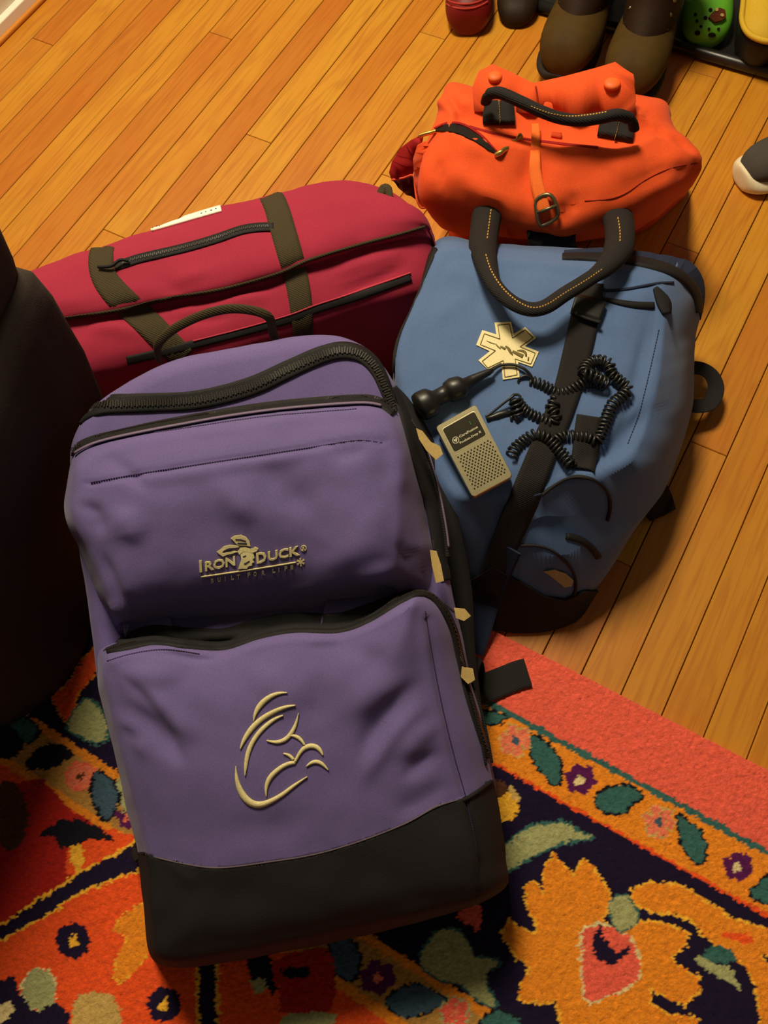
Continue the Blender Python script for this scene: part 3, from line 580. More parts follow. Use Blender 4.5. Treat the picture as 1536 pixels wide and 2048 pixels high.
teeth('zipper_teeth', B_all, ZB, 8, M_teeth, z3, off=.0032, step=4.2, size=(.0013, .004, .0012))
# seams
for pth in ([(182, 965), (300, 944), (474, 917), (620, 895), (714, 881), (765, 886)], [(250, 872), (340, 861), (527, 834), (714, 818)]):
    stitches('seam_stitching', B_up, pth, M_seam, up, step=5, off=.0006, r=.0006, length=.8)
stitches('seam_stitching', B_low, [(850, 1222), (868, 1330), (886, 1420), (909, 1515), (934, 1605), (956, 1715)], M_seam, lo, step=5, off=.0006, r=.0006, length=.8)
stitches('seam_stitching', B_low, [(215, 1322), (262, 1308), (330, 1299), (400, 1308)], M_seam, lo, step=5, off=.0006, r=.0006, length=.8)
# black side gusset right of the pockets
ribbon('side_panel', B_all, [(786, 770), (820, 850), (850, 930), (872, 1010), (884, 1090), (893, 1165)], [14, 30, 46, 46, 40, 24], M_blackcloth, bp_, off=.002, lat=5)
sp = ribbon('side_strap', B_all, [(845, 880), (872, 970), (886, 1060), (892, 1120)], 14, M_web, bp_, off=.006, lat=3)
ribbon('strap_edging', B_all, [(838, 880), (862, 960), (880, 1050), (886, 1100)], 2.5, mat('grey_piping', (0, 0, 0, 1)), sp, off=.0085, lat=2)
# black back pad and harness behind the purple shell
PAD = [(500, 760), (700, 740), (790, 770), (852, 850), (898, 960), (926, 1080), (944, 1180), (950, 1290), (962, 1400), (984, 1540), (992, 1680), (900, 1760), (600, 1800), (420, 1700), (330, 1400), (280, 1100), (320, 850)]
loft([pp(inset(PAD, -12), -.176), pp(PAD, -.168), pp(PAD, -.150), pp(inset(PAD, -14), -.142)], M_blackcloth, 'back_pad', bp_, 6, .004, BACK)
# carry handle
P = crom([atd(x, y, PD-l) for x, y, l in ((318, 722, -.13), (316, 690, -.10), (345, 660, -.085), (400, 632, -.075), (455, 618, -.07), (505, 621, -.07), (537, 634, -.075), (545, 660, -.095), (552, 682, -.12), (570, 690, -.13))], 8)
tube('carry_handle', P, .0055, M_webolive, bp_, 10, flat=.45, up=(0, -.3, 1))
# tan tape tags on the zipper pulls (on the pack's right side)
def tag(par, quad, lev, name='zipper_tag', m=M_tag, th=.003):
    q = [atd(x, y, PD-lev) for x, y in quad]; c = np.array(q); n = len(c)
    V = list(c)+list(c+FWD*th); Fc = [tuple(range(n)), tuple(range(2*n-1, n-1, -1))]+[(i, i+n, (i+1) % n+n, (i+1) % n) for i in range(n)]
    o = newobj(name, V, Fc, m, par, smooth=False); recalc(o); return o
def pulltab(quad, lev, pull):
    t = tag(bp_, quad, lev); tube('pull_cord', [atd(x, y, PD-lev+.0015) for x, y in pull], .0012, M_zip, t, 6); return t
pulltab([(832, 856), (845, 862), (862, 884), (880, 892), (886, 908), (872, 920), (852, 900), (838, 878)], -.045, [(822, 838), (836, 860), (845, 868)])
pulltab([(860, 1100), (873, 1102), (882, 1130), (888, 1162), (872, 1166), (864, 1132)], -.030, [(866, 1080), (868, 1102), (872, 1110)])
pulltab([(908, 1216), (930, 1218), (942, 1232), (928, 1242), (912, 1236)], -.030, [(890, 1206), (905, 1222), (914, 1226)])
pulltab([(924, 1334), (946, 1338), (950, 1360), (936, 1368), (922, 1354)], -.030, [(920, 1312), (928, 1330), (932, 1342)])
for pth in ([(934, 1366), (950, 1420), (962, 1480), (972, 1530)], [(944, 1366), (962, 1420), (976, 1480), (984, 1525)]):
    tube('pull_cord', crom([atd(x, y, PD+.04) for x, y in pth], 6), .0016, M_web, bp_, 6)
# webbing end lying out on the rug and a webbing loop above it
def strapz(name, pts, w, m, par, th=.002, nrm=None, n=8):
    P_ = crom([atz(*p) for p in pts], n); N_ = np.tile(np.array([0, 0, 1.]), (len(P_), 1)) if nrm is None else np.tile(np.array(nrm, float), (len(P_), 1))
    return band(name, P_, N_, w, th, m, par)
strapz('webbing_end', [(930, 1395, .05), (965, 1378, .022), (1005, 1362, .017), (1035, 1350, .017), (1056, 1344, .018)], .038, M_web, bp_)
P = crom([atz(*p) for p in ((940, 1400, .09), (946, 1345, .10), (956, 1318, .09), (962, 1340, .07), (962, 1385, .05))], 6)
tube('webbing_loop', P, .007, M_web, bp_, 8, flat=.3)
P = crom([atz(*p) for p in ((275, 1718, .06), (268, 1705, .045), (272, 1690, .04), (284, 1680, .06))], 6)
tube('side_tab', P, .005, M_web, bp_, 8, flat=.4)
# embroidered lettering on the upper pocket
ex = np.array([211, -41.])/211; ey = np.array([-.05, -1.])
def letters(name, s, o_, hgt, width, B, m, par, off=.002):
    w = textw(s); k = width/w; hh = hgt/.72
    V, Fc = text2d(s, o_, ex*k, np.array([ey[0]*hh, ey[1]*hh])); return drape_mesh(name, B, V, Fc, m, par, off, .0016)
def em(z): return zc(z, (360, 1050), 5.12)
g1 = letters('embroidered_lettering', 'I', em([(193, 476)])[0], 22, 7, B_up, M_cream, up)
letters('embroidered_lettering', 'RON', em([(252, 466)])[0], 18, 62, B_up, M_cream, up)
letters('embroidered_lettering', 'D', em([(780, 390)])[0], 21, 21, B_up, M_cream, up)
letters('embroidered_lettering', 'UCK', em([(900, 362)])[0], 18, 64, B_up, M_cream, up)
for ch_, x_, y_ in zip('BUILTFORLIFE', (316, 386, 458, 522, 585, 690, 755, 838, 945, 1008, 1070, 1132), (590, 578, 570, 558, 548, 530, 520, 510, 487, 476, 462, 450)):
    letters('embroidered_lettering', ch_, em([(x_, y_)])[0], 8.5, 2.2 if ch_ == 'I' else 6.2, B_up, mat('dull_thread', lin(176, 160, 128)), up, .0014)
ribbon('embroidered_rule', B_up, em([(195, 530), (420, 498), (700, 458), (1000, 410), (1210, 375)]), 2.4, M_cream, up, off=.0016, lat=2)
def reg(c, r): return [(c[0]+r*math.cos(a*math.pi/8), c[1]+r*math.sin(a*math.pi/8)) for a in range(16)]
c = em([(1267, 236)])[0]; patch('embroidered_mark', B_up, [reg(c, 6), reg(c, 4.6)], M_cream, up); letters('embroidered_mark', 'R', (c[0]-2, c[1]+3), 5.4, 4.5, B_up, M_cream, up)
c = em([(1237, 377)])[0]
S6 = []
for k in range(6):
    a = k*math.pi/3+.4
    for da, r in ((-.28, 3), (-.22, 8.2), (.22, 8.2), (.28, 3)): S6.append((c[0]+r*math.cos(a+da), c[1]+r*math.sin(a+da)))
patch('embroidered_star', B_up, [S6], M_cream, up)
# flying duck emblem
for L in ([(520, 130), (560, 105), (625, 97), (680, 120), (715, 165), (725, 215), (690, 208), (600, 205), (570, 180), (548, 155)],
          [(378, 270), (410, 250), (450, 215), (510, 200), (590, 208), (610, 222), (560, 228), (500, 232), (460, 250), (430, 275), (450, 285), (500, 272), (560, 262), (590, 270), (530, 290), (480, 300), (440, 318), (410, 298)],
          [(590, 265), (620, 230), (670, 225), (720, 240), (745, 235), (770, 218), (805, 235), (790, 262), (745, 280), (700, 275), (650, 268), (610, 300)],
          [(620, 300), (650, 275), (710, 278), (755, 290), (765, 330), (745, 350), (762, 375), (738, 385), (740, 408), (705, 415), (685, 440), (640, 440), (595, 445), (612, 400), (632, 345)]):
    patch('embroidered_duck', B_up, [em(L)], M_cream, up, off=.002, cut=6)
for L in ([(560, 140), (585, 150), (600, 130), (615, 150), (640, 135), (655, 160), (690, 160)], [(580, 175), (600, 185), (640, 180), (700, 185)], [(470, 250), (500, 240), (540, 245)], [(640, 330), (660, 300), (690, 310)], [(650, 400), (670, 370), (700, 390), (720, 350)]):
    ribbon('embroidery_gap', B_up, em(L), 2.0, M_seam, up, off=.0026, lat=2, step=4)
# mother-and-child line emblem on the lower pocket
def eb(z): return zc(z, (440, 1360), 5.908)
for L, W_ in (([(400, 500), (405, 430), (450, 330), (530, 240), (640, 170), (740, 148), (810, 150)], [1, 5, 11, 12, 9, 5, 1]),
              ([(240, 825), (265, 745), (330, 630), (420, 520), (540, 425), (680, 350), (800, 308), (905, 292)], [1, 7, 11, 12, 11, 9, 6, 1]),
              ([(297, 1140), (305, 1030), (325, 890), (375, 750), (470, 610), (590, 500), (680, 440), (760, 408)], [1, 7, 10, 10, 10, 9, 6, 1]),
              ([(540, 705), (620, 728), (710, 728), (800, 680), (860, 600), (905, 500), (930, 375)], [1, 6, 9, 10, 9, 6, 1]),
              ([(820, 650), (890, 655), (960, 700), (1010, 780)], [3, 8, 8, 3]),
              ([(880, 975), (920, 900), (970, 820), (1040, 778), (1120, 775), (1190, 825), (1222, 900)], [6, 7, 9, 11, 11, 9, 1]),
              ([(735, 862), (790, 868), (840, 895), (880, 950)], [1, 5, 8, 6]),
              ([(550, 1385), (545, 1260), (590, 1150), (680, 1060), (790, 990), (905, 965)], [1, 8, 11, 10, 9, 8]),
              ([(1012, 1025), (1070, 975), (1140, 955), (1210, 985), (1290, 1070)], [1, 7, 9, 8, 1]),
              ([(190, 1000), (195, 1130), (225, 1260), (290, 1380), (380, 1455), (470, 1470), (570, 1440), (720, 1360), (880, 1240), (1045, 1128)], [1, 7, 12, 15, 15, 14, 11, 9, 7, 1])):
    ribbon('embroidered_curve', B_low, eb(L), [w_*.88 for w_ in W_], M_cream, lo, off=.0018, lat=3, step=4, crown=.0006)

# ------------------------------------------------------------------ maroon duffel behind the backpack
duf = thing('duffel_bag', 'maroon duffel bag with dark webbing straps and a white name strip', 'duffel bag', (-.15, .76, 0))
XS = [-.56, -.54, -.50, -.40, -.32, -.22, -.138, -.05, .035, .085, .115, .135, .142]
YB = [.80, .805, .815, .832, .846, .863, .878, .884, .882, .862, .832, .80, .78]
YP = [.735, .73, .728, .727, .724, .722, .724, .735, .750, .757, .760, .764, .768]
HT = [.20, .245, .262, .272, .274, .274, .274, .274, .272, .268, .262, .245, .22]
def section(x, yb, yp, ht):
    d = yb-yp; k = ht/.272
    return [(x, yb+.004, .002), (x, yb+.018, .05*k), (x, yb+.022, .13*k), (x, yb+.016, .205*k), (x, yb-.004, .252*k), (x, yb-.03, .268*k), (x, yb-d*.5, .277*k), (x, yp+d*.2, .275*k), (x, yp+.006, .268*k), (x, yp-.002, .260*k), (x, yp+.002, .251*k), (x, yp-.010, .247*k), (x, yp-.032, .240*k), (x, yp-.055, .226*k), (x, yp-.066, .20*k), (x, yp-.066, .12*k), (x, yp-.056, .03), (x, yp-.02, .0015)]
T = np.array([crom(section(*a), 5, True) for a in zip(XS, YB, YP, HT)]); T = np.array([crom(T[:, j], 8) for j in range(T.shape[1])]).transpose(1, 0, 2)
na, nb = T.shape[:2]; Vd = T.reshape(-1, 3); Fd = [(i*nb+j, i*nb+(j+1) % nb, (i+1)*nb+(j+1) % nb, (i+1)*nb+j) for i in range(na-1) for j in range(nb)]
Vd = list(Vd)+[T[0].mean(0), T[-1].mean(0)+np.array([.006, 0, 0])]; k = len(Vd)
Fd += [((j+1) % nb, j, k-2) for j in range(nb)]+[((na-1)*nb+j, (na-1)*nb+(j+1) % nb, k-1) for j in range(nb)]
db = newobj('body', Vd, Fd, M_maroon, duf); recalc(db)
shape(db, [([(300, 540), (340, 575), (380, 590)], 12, -.004), ([(350, 560), (420, 540)], 14, .003), ([(120, 650), (240, 632), (333, 610), (443, 592), (552, 562), (618, 536), (716, 506)], 9, -.006), ([(160, 665), (240, 655), (300, 690)], 14, .005),
           ([(430, 620), (480, 600), (560, 590)], 14, .004), ([(640, 560), (720, 530), (830, 500)], 12, .004), ([(660, 590), (740, 565), (830, 520)], 9, -.005), ([(330, 640), (420, 640), (480, 628)], 8, -.004)], .005, 10, 3.)
B_d = bvh(db)
ribbon('piping', B_d, [(100, 641), (120, 638), (240, 619), (333, 597), (443, 578), (552, 548), (618, 520), (716, 490), (800, 468), (853, 452)], 6, M_webolive, duf, off=.002, lat=3, crown=.001)
zt = ribbon('pocket_zipper', B_d, [(225, 535), (250, 528), (279, 518), (361, 499), (432, 479), (480, 462), (515, 456), (552, 455)], 17, M_zip, duf, off=.002, lat=5, crown=.0004)
teeth('zipper_teeth', B_d, [(245, 529), (279, 518), (361, 499), (432, 479), (480, 462), (515, 456), (540, 455)], 6, M_teeth, zt, off=.003, step=4, size=(.0012, .004, .0012))
P = crom([atz(*p) for p in ((258, 522, .284), (240, 520, .288), (222, 532, .286), (196, 534, .284))], 6); tube('zipper_pull', P, .0022, M_zip, zt, 8)
ribbon('main_zipper', B_d, [(250, 722), (320, 706), (383, 690), (470, 668), (579, 638), (629, 619), (716, 592), (825, 553)], 17, M_zip, duf, off=.002, lat=5, crown=.0003)
ribbon('zipper_edging', B_d, [(383, 683), (470, 661), (579, 630), (629, 611), (716, 584), (825, 545)], 3, mat('pink_edging', lin(190, 60, 76)), duf, off=.003, lat=2)
ribbon('strap', B_d, [(205, 490), (203, 540), (222, 575), (258, 612), (300, 650), (340, 690), (372, 720)], [48, 50, 52, 54, 54, 52, 48], M_webolive, duf, off=.0025, lat=7, th=.003)
ribbon('strap', B_d, [(539, 386), (553, 415), (563, 450), (578, 502), (590, 545), (599, 590), (604, 640), (606, 680)], [46, 48, 50, 50, 48, 46, 42, 36], M_webolive, duf, off=.0025, lat=7, th=.003)
ns = ribbon('name_strip', B_d, [(298, 460), (320, 454), (350, 446), (385, 436), (415, 427), (447, 418)], [10, 11, 10, 10, 11, 11], M_white, duf, off=.003, lat=4, th=.003)
B_ns = bvh(ns)
for x, y, l in ((304, 458, 4), (312, 455, 5), (318, 453, 3), (402, 431, 5), (411, 428, 4), (421, 425, 6), (431, 422, 4)):
    ribbon('handwriting', B_d, [(x, y+1), (x+l*.5, y-2), (x+l, y)], 1.6, M_seam, ns, off=.0036, lat=2, step=2)
def ond(x, y, k): pos_, nor_ = drape(B_d, [(x, y)]); return pos_[0]+nor_[0]*k
tube('corner_tab', crom([ond(762, 374, -.004), ond(768, 368, .006), ond(778, 372, .006), ond(782, 380, -.004)], 4), .006, M_webolive, duf, 8, flat=.4)
#%%MORE
# ------------------------------------------------------------------ blue bag lying on its back
blu = thing('medical_bag', 'blue medical bag with a cream six-armed star patch, lying on the floorboards', 'medical bag', (.25, .5, 0))
PB = plane3((880, 490, .262), (1330, 580, .245), (1130, 975, .215))
DF = [(885, 494), (990, 507), (1110, 522), (1230, 535), (1312, 553), (1340, 600), (1332, 680), (1320, 760), (1302, 840), (1272, 905), (1205, 945), (1130, 972), (1060, 992), (980, 1003), (915, 1000), (875, 950), (835, 870), (800, 780), (797, 690), (842, 575)]
SC_ = [(874, 484), (990, 488), (1120, 497), (1262, 500), (1378, 522), (1408, 575), (1397, 660), (1389, 740), (1381, 830), (1345, 940), (1290, 1022), (1215, 1075), (1130, 1095), (1030, 1100), (930, 1085)]
SZ = [.20, .20, .20, .19, .18, .15, .13, .12, .11, .11, .12, .13, .14, .145, .15]
SB = {9: (1322, 955), 10: (1252, 1085), 11: (1205, 1160), 12: (1130, 1185), 13: (1020, 1190), 14: (930, 1165)}
SA = {9: (1300, 985), 10: (1222, 1130), 11: (1188, 1185), 12: (1138, 1246), 13: (1040, 1262), 14: (940, 1240)}
nD = len(DF); Dw = np.array([PB.at(*p) for p in DF]); cD = Dw.mean(0)
def outw(i, k, z): v = Dw[i]-cD; v[2] = 0; v /= np.linalg.norm(v); q = Dw[i]+v*k; q[2] = z; return q
ringC, ringB, ringA = [], [], []
for i in range(nD):
    if i < 15: ringC.append(atz(*SC_[i], SZ[i]))
    else: ringC.append(outw(i, .006, .2))
    if i in SB: ringB.append(atz(*SB[i], .07)); ringA.append(atz(*SA[i], .004))
    else:
        c_ = ringC[i] if 4 <= i < 9 else outw(i, .012, 0); q = c_*.97+cD*.03; ringB.append(np.array([q[0], q[1], .06])); q = c_*.94+cD*.06; ringA.append(np.array([q[0], q[1], .003]))
n_ = 12; rr = lambda R: crom(np.array(R), n_, True)
Cw, Bw_, Aw = rr(ringC), rr(ringB), rr(ringA); D0 = rr(Dw)
bb_ = loft([Aw, Bw_, rr((np.array(ringB)+np.array(ringC))/2), Cw, rr(np.array(ringC)*.5+(Dw-PB.n*.012)*.5+PB.n*.004), rr(Dw-PB.n*.004), rr(Dw*.96+cD*.04), rr(Dw*.9+cD*.1)], M_blue, 'body', blu, 34, .012, PB.n, 2.5)
shape(bb_, [([(1335, 880), (1260, 925), (1180, 952), (1112, 972)], 16, .009), ([(1330, 930), (1250, 965), (1160, 1000), (1060, 1040), (960, 1040)], 20, -.012), ([(1320, 800), (1270, 850), (1220, 900), (1180, 930)], 20, -.008),
            ([(1300, 620), (1280, 720), (1255, 820), (1225, 900)], 12, -.003), ([(1330, 640), (1310, 740), (1290, 830)], 16, .004), ([(1100, 960), (1160, 948), (1210, 975), (1222, 1020)], 18, .006), ([(1050, 1055), (1120, 1055), (1190, 1075)], 14, -.016),
            ([(1030, 1085), (1090, 1088), (1150, 1110), (1180, 1140)], 18, .014), ([(900, 1000), (960, 1020), (1020, 1000)], 14, -.008), ([(890, 960), (930, 985), (980, 1000)], 10, .005), ([(860, 560), (950, 590), (1050, 600)], 26, -.003), ([(840, 640), (900, 620), (960, 560)], 24, .003)], .004, 10, 11.)
B_b = bvh(bb_)
patch('top_rim_shade', B_b, [[(1128, 503), (1200, 498), (1262, 500), (1330, 508), (1382, 524), (1407, 560), (1408, 600), (1400, 640), (1396, 610), (1372, 565), (1326, 540), (1262, 527), (1190, 520), (1128, 517)]], M_navy, blu, off=.0022, th=.004, cut=12)  # navy patch paints the shade on the top rim beyond the zipper
zr = ribbon('top_zipper', B_b, [(1120, 515), (1190, 516), (1260, 522), (1320, 535), (1365, 556), (1392, 590), (1397, 630)], [10, 14, 16, 18, 18, 16, 10], M_zip, blu, off=.003, lat=5, th=.006, crown=.001)
ribbon('side_zipper', B_b, [(874, 494), (850, 545), (822, 610), (800, 660), (788, 705), (786, 750)], [8, 10, 10, 10, 10, 8], M_zip, blu, off=.003, lat=3, th=.006)
zp = ribbon('pocket_zipper', B_b, [(1195, 596), (1230, 604), (1270, 611), (1312, 612)], [4, 9, 13, 14], M_zip, blu, off=.002, lat=3, crown=.001)
ribbon('zipper_garage', B_b, [(1306, 574), (1318, 594), (1328, 616), (1330, 634)], [4, 20, 24, 6], M_blackcloth, zp, off=.005, lat=4, th=.004)
ribbon('pocket_trim', B_b, [(1195, 582), (1250, 580), (1310, 568), (1350, 566)], 4, M_navy, blu, off=.002, lat=3)
stitches('seam_stitching', B_b, [(1318, 660), (1300, 740), (1280, 820), (1255, 890)], M_navy, bb_, step=6, off=.0008, length=.6)
stp = ribbon('compression_strap', B_b, [(1182, 560), (1176, 600), (1166, 650), (1152, 710), (1136, 775), (1112, 840), (1082, 910), (1052, 985), (1020, 1060), (992, 1130), (970, 1190)], [50, 54, 56, 56, 54, 54, 56, 58, 56, 52, 48], M_web, blu, off=.0045, lat=7, th=.006, sm=5)
ribbon('strap_end', B_b, [(1178, 830), (1172, 870), (1168, 910), (1162, 945)], 50, M_web, stp, off=.0055, lat=5, th=.004)
bk = ribbon('buckle', B_b, [(1140, 612), (1172, 622), (1206, 634)], [34, 42, 40], M_plastic, stp, off=.010, lat=5, th=.007, crown=.001)
ribbon('buckle_bar', B_b, [(1144, 634), (1172, 646), (1202, 655)], 7, M_plastic, bk, off=.0125, lat=3)
for L, w in (([(1080, 992), (1105, 972), (1140, 956), (1180, 955), (1212, 978), (1220, 1012), (1212, 1045)], 5), ([(1036, 1090), (1075, 1090), (1110, 1104), (1140, 1132), (1152, 1165), (1145, 1195)], 5), ([(1128, 1072), (1160, 1078), (1186, 1098), (1198, 1118)], 14)):
    ribbon('pocket_piping', B_b, L, w, M_zip, blu, off=.003, lat=3, th=.004, crown=.001)
patch('pocket_patch', B_b, [[(1088, 1140), (1108, 1136), (1130, 1144), (1146, 1158), (1142, 1170), (1128, 1172), (1108, 1156)]], mat('grey_patch', lin(176, 164, 120)), blu, off=.003)
patch('base_panel', B_b, [[(940, 1160), (985, 1130), (1040, 1160), (1090, 1190), (1130, 1196), (1165, 1180), (1192, 1178), (1160, 1232), (1138, 1252), (1090, 1262), (1040, 1264), (940, 1244)]], M_blackcloth, blu, off=.005, th=.006, cut=12)
# star patch with rod-and-serpent print
zs = lambda *z: zc(z, (930, 630), 9.6)
STAR = zs((565, 155), (885, 140), (935, 375), (1150, 240), (1365, 450), (1145, 610), (1415, 715), (1285, 1005), (1015, 915), (1045, 1200), (725, 1250), (695, 925), (440, 1055), (255, 880), (480, 705), (215, 585), (330, 300), (600, 385))
INNER = zs((628, 192), (850, 175), (910, 445), (1155, 285), (1305, 435), (1055, 612), (1350, 735), (1262, 945), (960, 845), (1000, 1150), (765, 1195), (735, 875), (435, 1020), (330, 890), (585, 688), (295, 570), (370, 360), (670, 465))
sp_ = patch('star_patch', B_b, [STAR], M_star, blu, off=.0016)
B_s = bvh(sp_)
for a_, b_ in zip(INNER, INNER[1:]+INNER[:1]): ribbon('star_outline', B_s, [a_, b_], 1.5, M_starink, sp_, off=.0006, lat=2, step=6, sm=0, raw=True)
for L, W_ in ((zs((400, 490), (470, 525), (560, 560), (590, 560)), [.8, 1.5, 2, 1]), (zs((575, 540), (615, 590), (655, 640), (700, 660)), [1, 2.4, 2.6, 1]), (zs((660, 600), (720, 625), (790, 670)), [2, 4.5, 4]), (zs((755, 600), (810, 610), (850, 670), (880, 740), (930, 785)), [2, 5, 6, 5, 1]), (zs((895, 690), (1000, 745), (1130, 805)), [4.5, 6.5, 8]), (zs((985, 690), (1070, 680), (1150, 710), (1185, 760), (1160, 815)), [1, 4, 6, 5.5, 3]), (zs((1180, 845), (1250, 850)), [7, 8])):
    ribbon('star_serpent', B_s, L, W_, M_starink, sp_, off=.0006, lat=2, step=3)
# webbing loops and straps of the blue bag that lie on the floor
def floorband(name, pts, w, m, par, zs_=None): return strapz(name, pts, w, m, par, th=.0025)
floorband('side_loop', [(1372, 736, .05), (1402, 737, .045), (1424, 752, .04), (1432, 778, .035), (1420, 806, .035), (1392, 812, .04), (1366, 806, .05)], .024, M_web, blu)
SIDE_STRAP = [(1284, 952, .06), (1300, 944, .055), (1330, 960, .035), (1344, 990, .016), (1352, 1018, .006), (1326, 1032, .006), (1300, 1043, .008), (1272, 1008, .04)]
floorband('shoulder_strap', [(1010, 1090, .155), (985, 1150, .10), (966, 1200, .055), (948, 1260, .03), (934, 1300, .02)], .046, M_navy, blu)

# ------------------------------------------------------------------ pocket doppler: unit, coiled cord and probe
dop = thing('fetal_doppler', 'silver handheld doppler unit with black probe on a coiled cord, lying on the blue bag', 'medical device', atz(948, 900, .0)*np.array([1, 1, 0])+np.array([0, 0, .23]))
CQ = [(870.5, 853), (951, 807.6), (1026, 953), (945.5, 996)]
hs_ = [hit(B_b, *p) for p in ((905, 880), (945, 850), (985, 930), (950, 950))]; dn = np.mean([h[1] for h in hs_], 0); dn /= np.linalg.norm(dn)
top_ = max((h[0]@dn) for h in hs_)+.002; PDp = Plane(dn*top_, dn); TH = .020
Cn = [PDp.at(*p, TH) for p in CQ]
def dev(u, v, k=0.): return (Cn[0]*(1-u)*(1-v)+Cn[1]*u*(1-v)+Cn[2]*u*v+Cn[3]*(1-u)*v)+dn*k
def rrect(u0, v0, u1, v1, r, rv, n=5):
    P_ = []
    for cu, cv, a0 in ((u1-r, v0+rv, -90), (u1-r, v1-rv, 0), (u0+r, v1-rv, 90), (u0+r, v0+rv, 180)):
        for k in range(n+1): a = math.radians(a0+90*k/n); P_.append((cu+r*math.cos(a), cv+rv*math.sin(a)))
    return P_
def prism(name, uv, k0, k1, m, par, top_in=None):
    n = len(uv); c = np.mean(uv, 0); ins = [tuple(np.array(p)+(c-np.array(p))*.02) for p in uv]
    V_ = [dev(*p, k0) for p in uv]+[dev(*p, k1-abs(k1-k0)*.12) for p in uv]+[dev(*p, k1) for p in ins]
    F_ = [(i, (i+1) % n, n+(i+1) % n, n+i) for i in range(n)]+[(n+i, n+(i+1) % n, 2*n+(i+1) % n, 2*n+i) for i in range(n)]+[tuple(range(2*n, 3*n)), tuple(range(n))[::-1]]
    o = newobj(name, V_, F_, m, par, smooth=False); recalc(o); return o
unit = prism('unit_case', rrect(0, 0, 1, 1, .07, .04), -TH, 0, M_silver, dop)
scr = prism('display_panel', rrect(.11, .075, .90, .40, .05, .028), -.001, .0006, M_lcd, unit)
prism('panel_frame', rrect(.095, .066, .915, .41, .06, .033), -.001, .0003, mat('bright_edge', lin(226, 214, 170), rough=.3, metal=.5, bump=0), unit)
def devtext(name, s, u, v, hu, wu, m):
    w_ = textw(s); V2, Fc = text2d(s, (0, 0), (1, 0), (0, 1)); k = wu/w_
    V_ = [dev(u+a*k, v-b*hu/.72, .0009) for a, b in V2]; return newobj(name, V_, Fc, m, scr, smooth=False)
devtext('printed_lettering', 'CareFusion', .35, .275, .030, .46, M_print); devtext('printed_lettering', 'Pocket-Dop II', .30, .345, .028, .52, M_print)
cu, cv = .255, .275; asp = .55
for r0, r1 in ((.062, .078),):
    n = 20; V_ = [dev(cu+r*math.cos(2*math.pi*k/n), cv+asp*r*math.sin(2*math.pi*k/n), .0009) for r in (r0, r1) for k in range(n)]; newobj('printed_ring', V_, [(k, (k+1) % n, n+(k+1) % n, n+k) for k in range(n)], M_print, scr, smooth=False)
newobj('printed_heart', [dev(cu+a, cv+b*asp, .0009) for a, b in ((0, .05), (-.04, .0), (-.045, -.03), (-.02, -.04), (0, -.012), (.02, -.04), (.045, -.03), (.04, 0))], [tuple(range(8))], M_print, scr, smooth=False)
newobj('indicator_light', [dev(.70+a, .165+b, .0009) for a, b in ((-.012, -.012), (.018, -.006), (.012, .012), (.022, .03), (-.002, .034), (.002, .008))], [tuple(range(6))], M_green, scr, smooth=False)
V_, F_ = [], []
for r in range(15):
    for q in range(10):
        u, v = .13+q*.082+(.041 if r % 2 else 0), .475+r*.031
        if u > .92: continue
        k = len(V_); V_ += [dev(u+.019*math.cos(a*math.pi/4), v+.0105*math.sin(a*math.pi/4), .0003) for a in range(8)]; F_.append(tuple(range(k, k+8)))
g = newobj('speaker_holes', V_, F_, M_hole, unit, smooth=False); g['kind'] = 'stuff'
# probe
def onb(x, y, k, B=None):
    h = hit(B or B_b, x, y); return h[0]+h[1]*k if h is not None else PB.at(x, y, k)
PR = [(833, 818, .006), (836, 816, .0165), (842, 813, .0185), (856, 806, .0185), (864, 802, .017), (872, 797, .0105), (884, 791, .0105), (893, 786, .0105), (895, 785, .013), (905, 780, .0150), (918, 776, .0150), (926, 771, .013), (931, 768, .0078), (945, 760, .0066), (965, 750, .0052), (978, 744, .0042), (986, 740, .0028)]
zpr = [.020]*14+[.016, .012, .010]
base_ = np.array([PB.at(x, y, .020+.004) for x, y, r in PR]); prb = tube('probe', base_, [r for *_, r in PR], M_rubber, dop, 20)
ribbon('probe_lettering', bvh(prb), [(853, 786), (858, 800), (866, 815), (872, 826)], 3, M_print, prb, off=.0004, lat=2, th=.0003); ribbon('probe_lettering', bvh(prb), [(848, 788), (853, 802), (861, 818), (868, 830)], 3, M_print, prb, off=.0004, lat=2, th=.0003)
zk = lambda z: [(800+x/3.072, 690+y/3.072, k) for x, y, k in z]
lead = crom([PB.at(x, y, k) for x, y, k in [(984, 741, .022)]+zk([(620, 125, .020), (700, 122, .020), (765, 148, .020), (805, 192, .016), (816, 240, .011), (790, 272, .009), (750, 268, .009), (728, 235, .012), (742, 200, .016), (782, 190, .017), (812, 214, .014), (830, 236, .011)])], 8)
tube('lead', lead, .0019, M_rubber, dop, 8)
def coil(name, pts, par, R=.0068, r=.0018, pitch=.0052):
    P_ = resample(crom([PB.at(x, y, k) for x, y, k in pts], 10), .0006); tg = np.gradient(P_, axis=0); tg /= np.linalg.norm(tg, axis=1)[:, None]
    a = np.array(PB.n); s_ = np.arange(len(P_))*.0006; out = []
    for i in range(len(P_)):
        a = a-tg[i]*(a@tg[i]); a /= np.linalg.norm(a); b = np.cross(tg[i], a); ph = 2*math.pi*s_[i]/pitch; out.append(P_[i]+R*(a*math.cos(ph)+b*math.sin(ph)))
    return tube(name, np.array(out), r, M_rubber, par, 6)
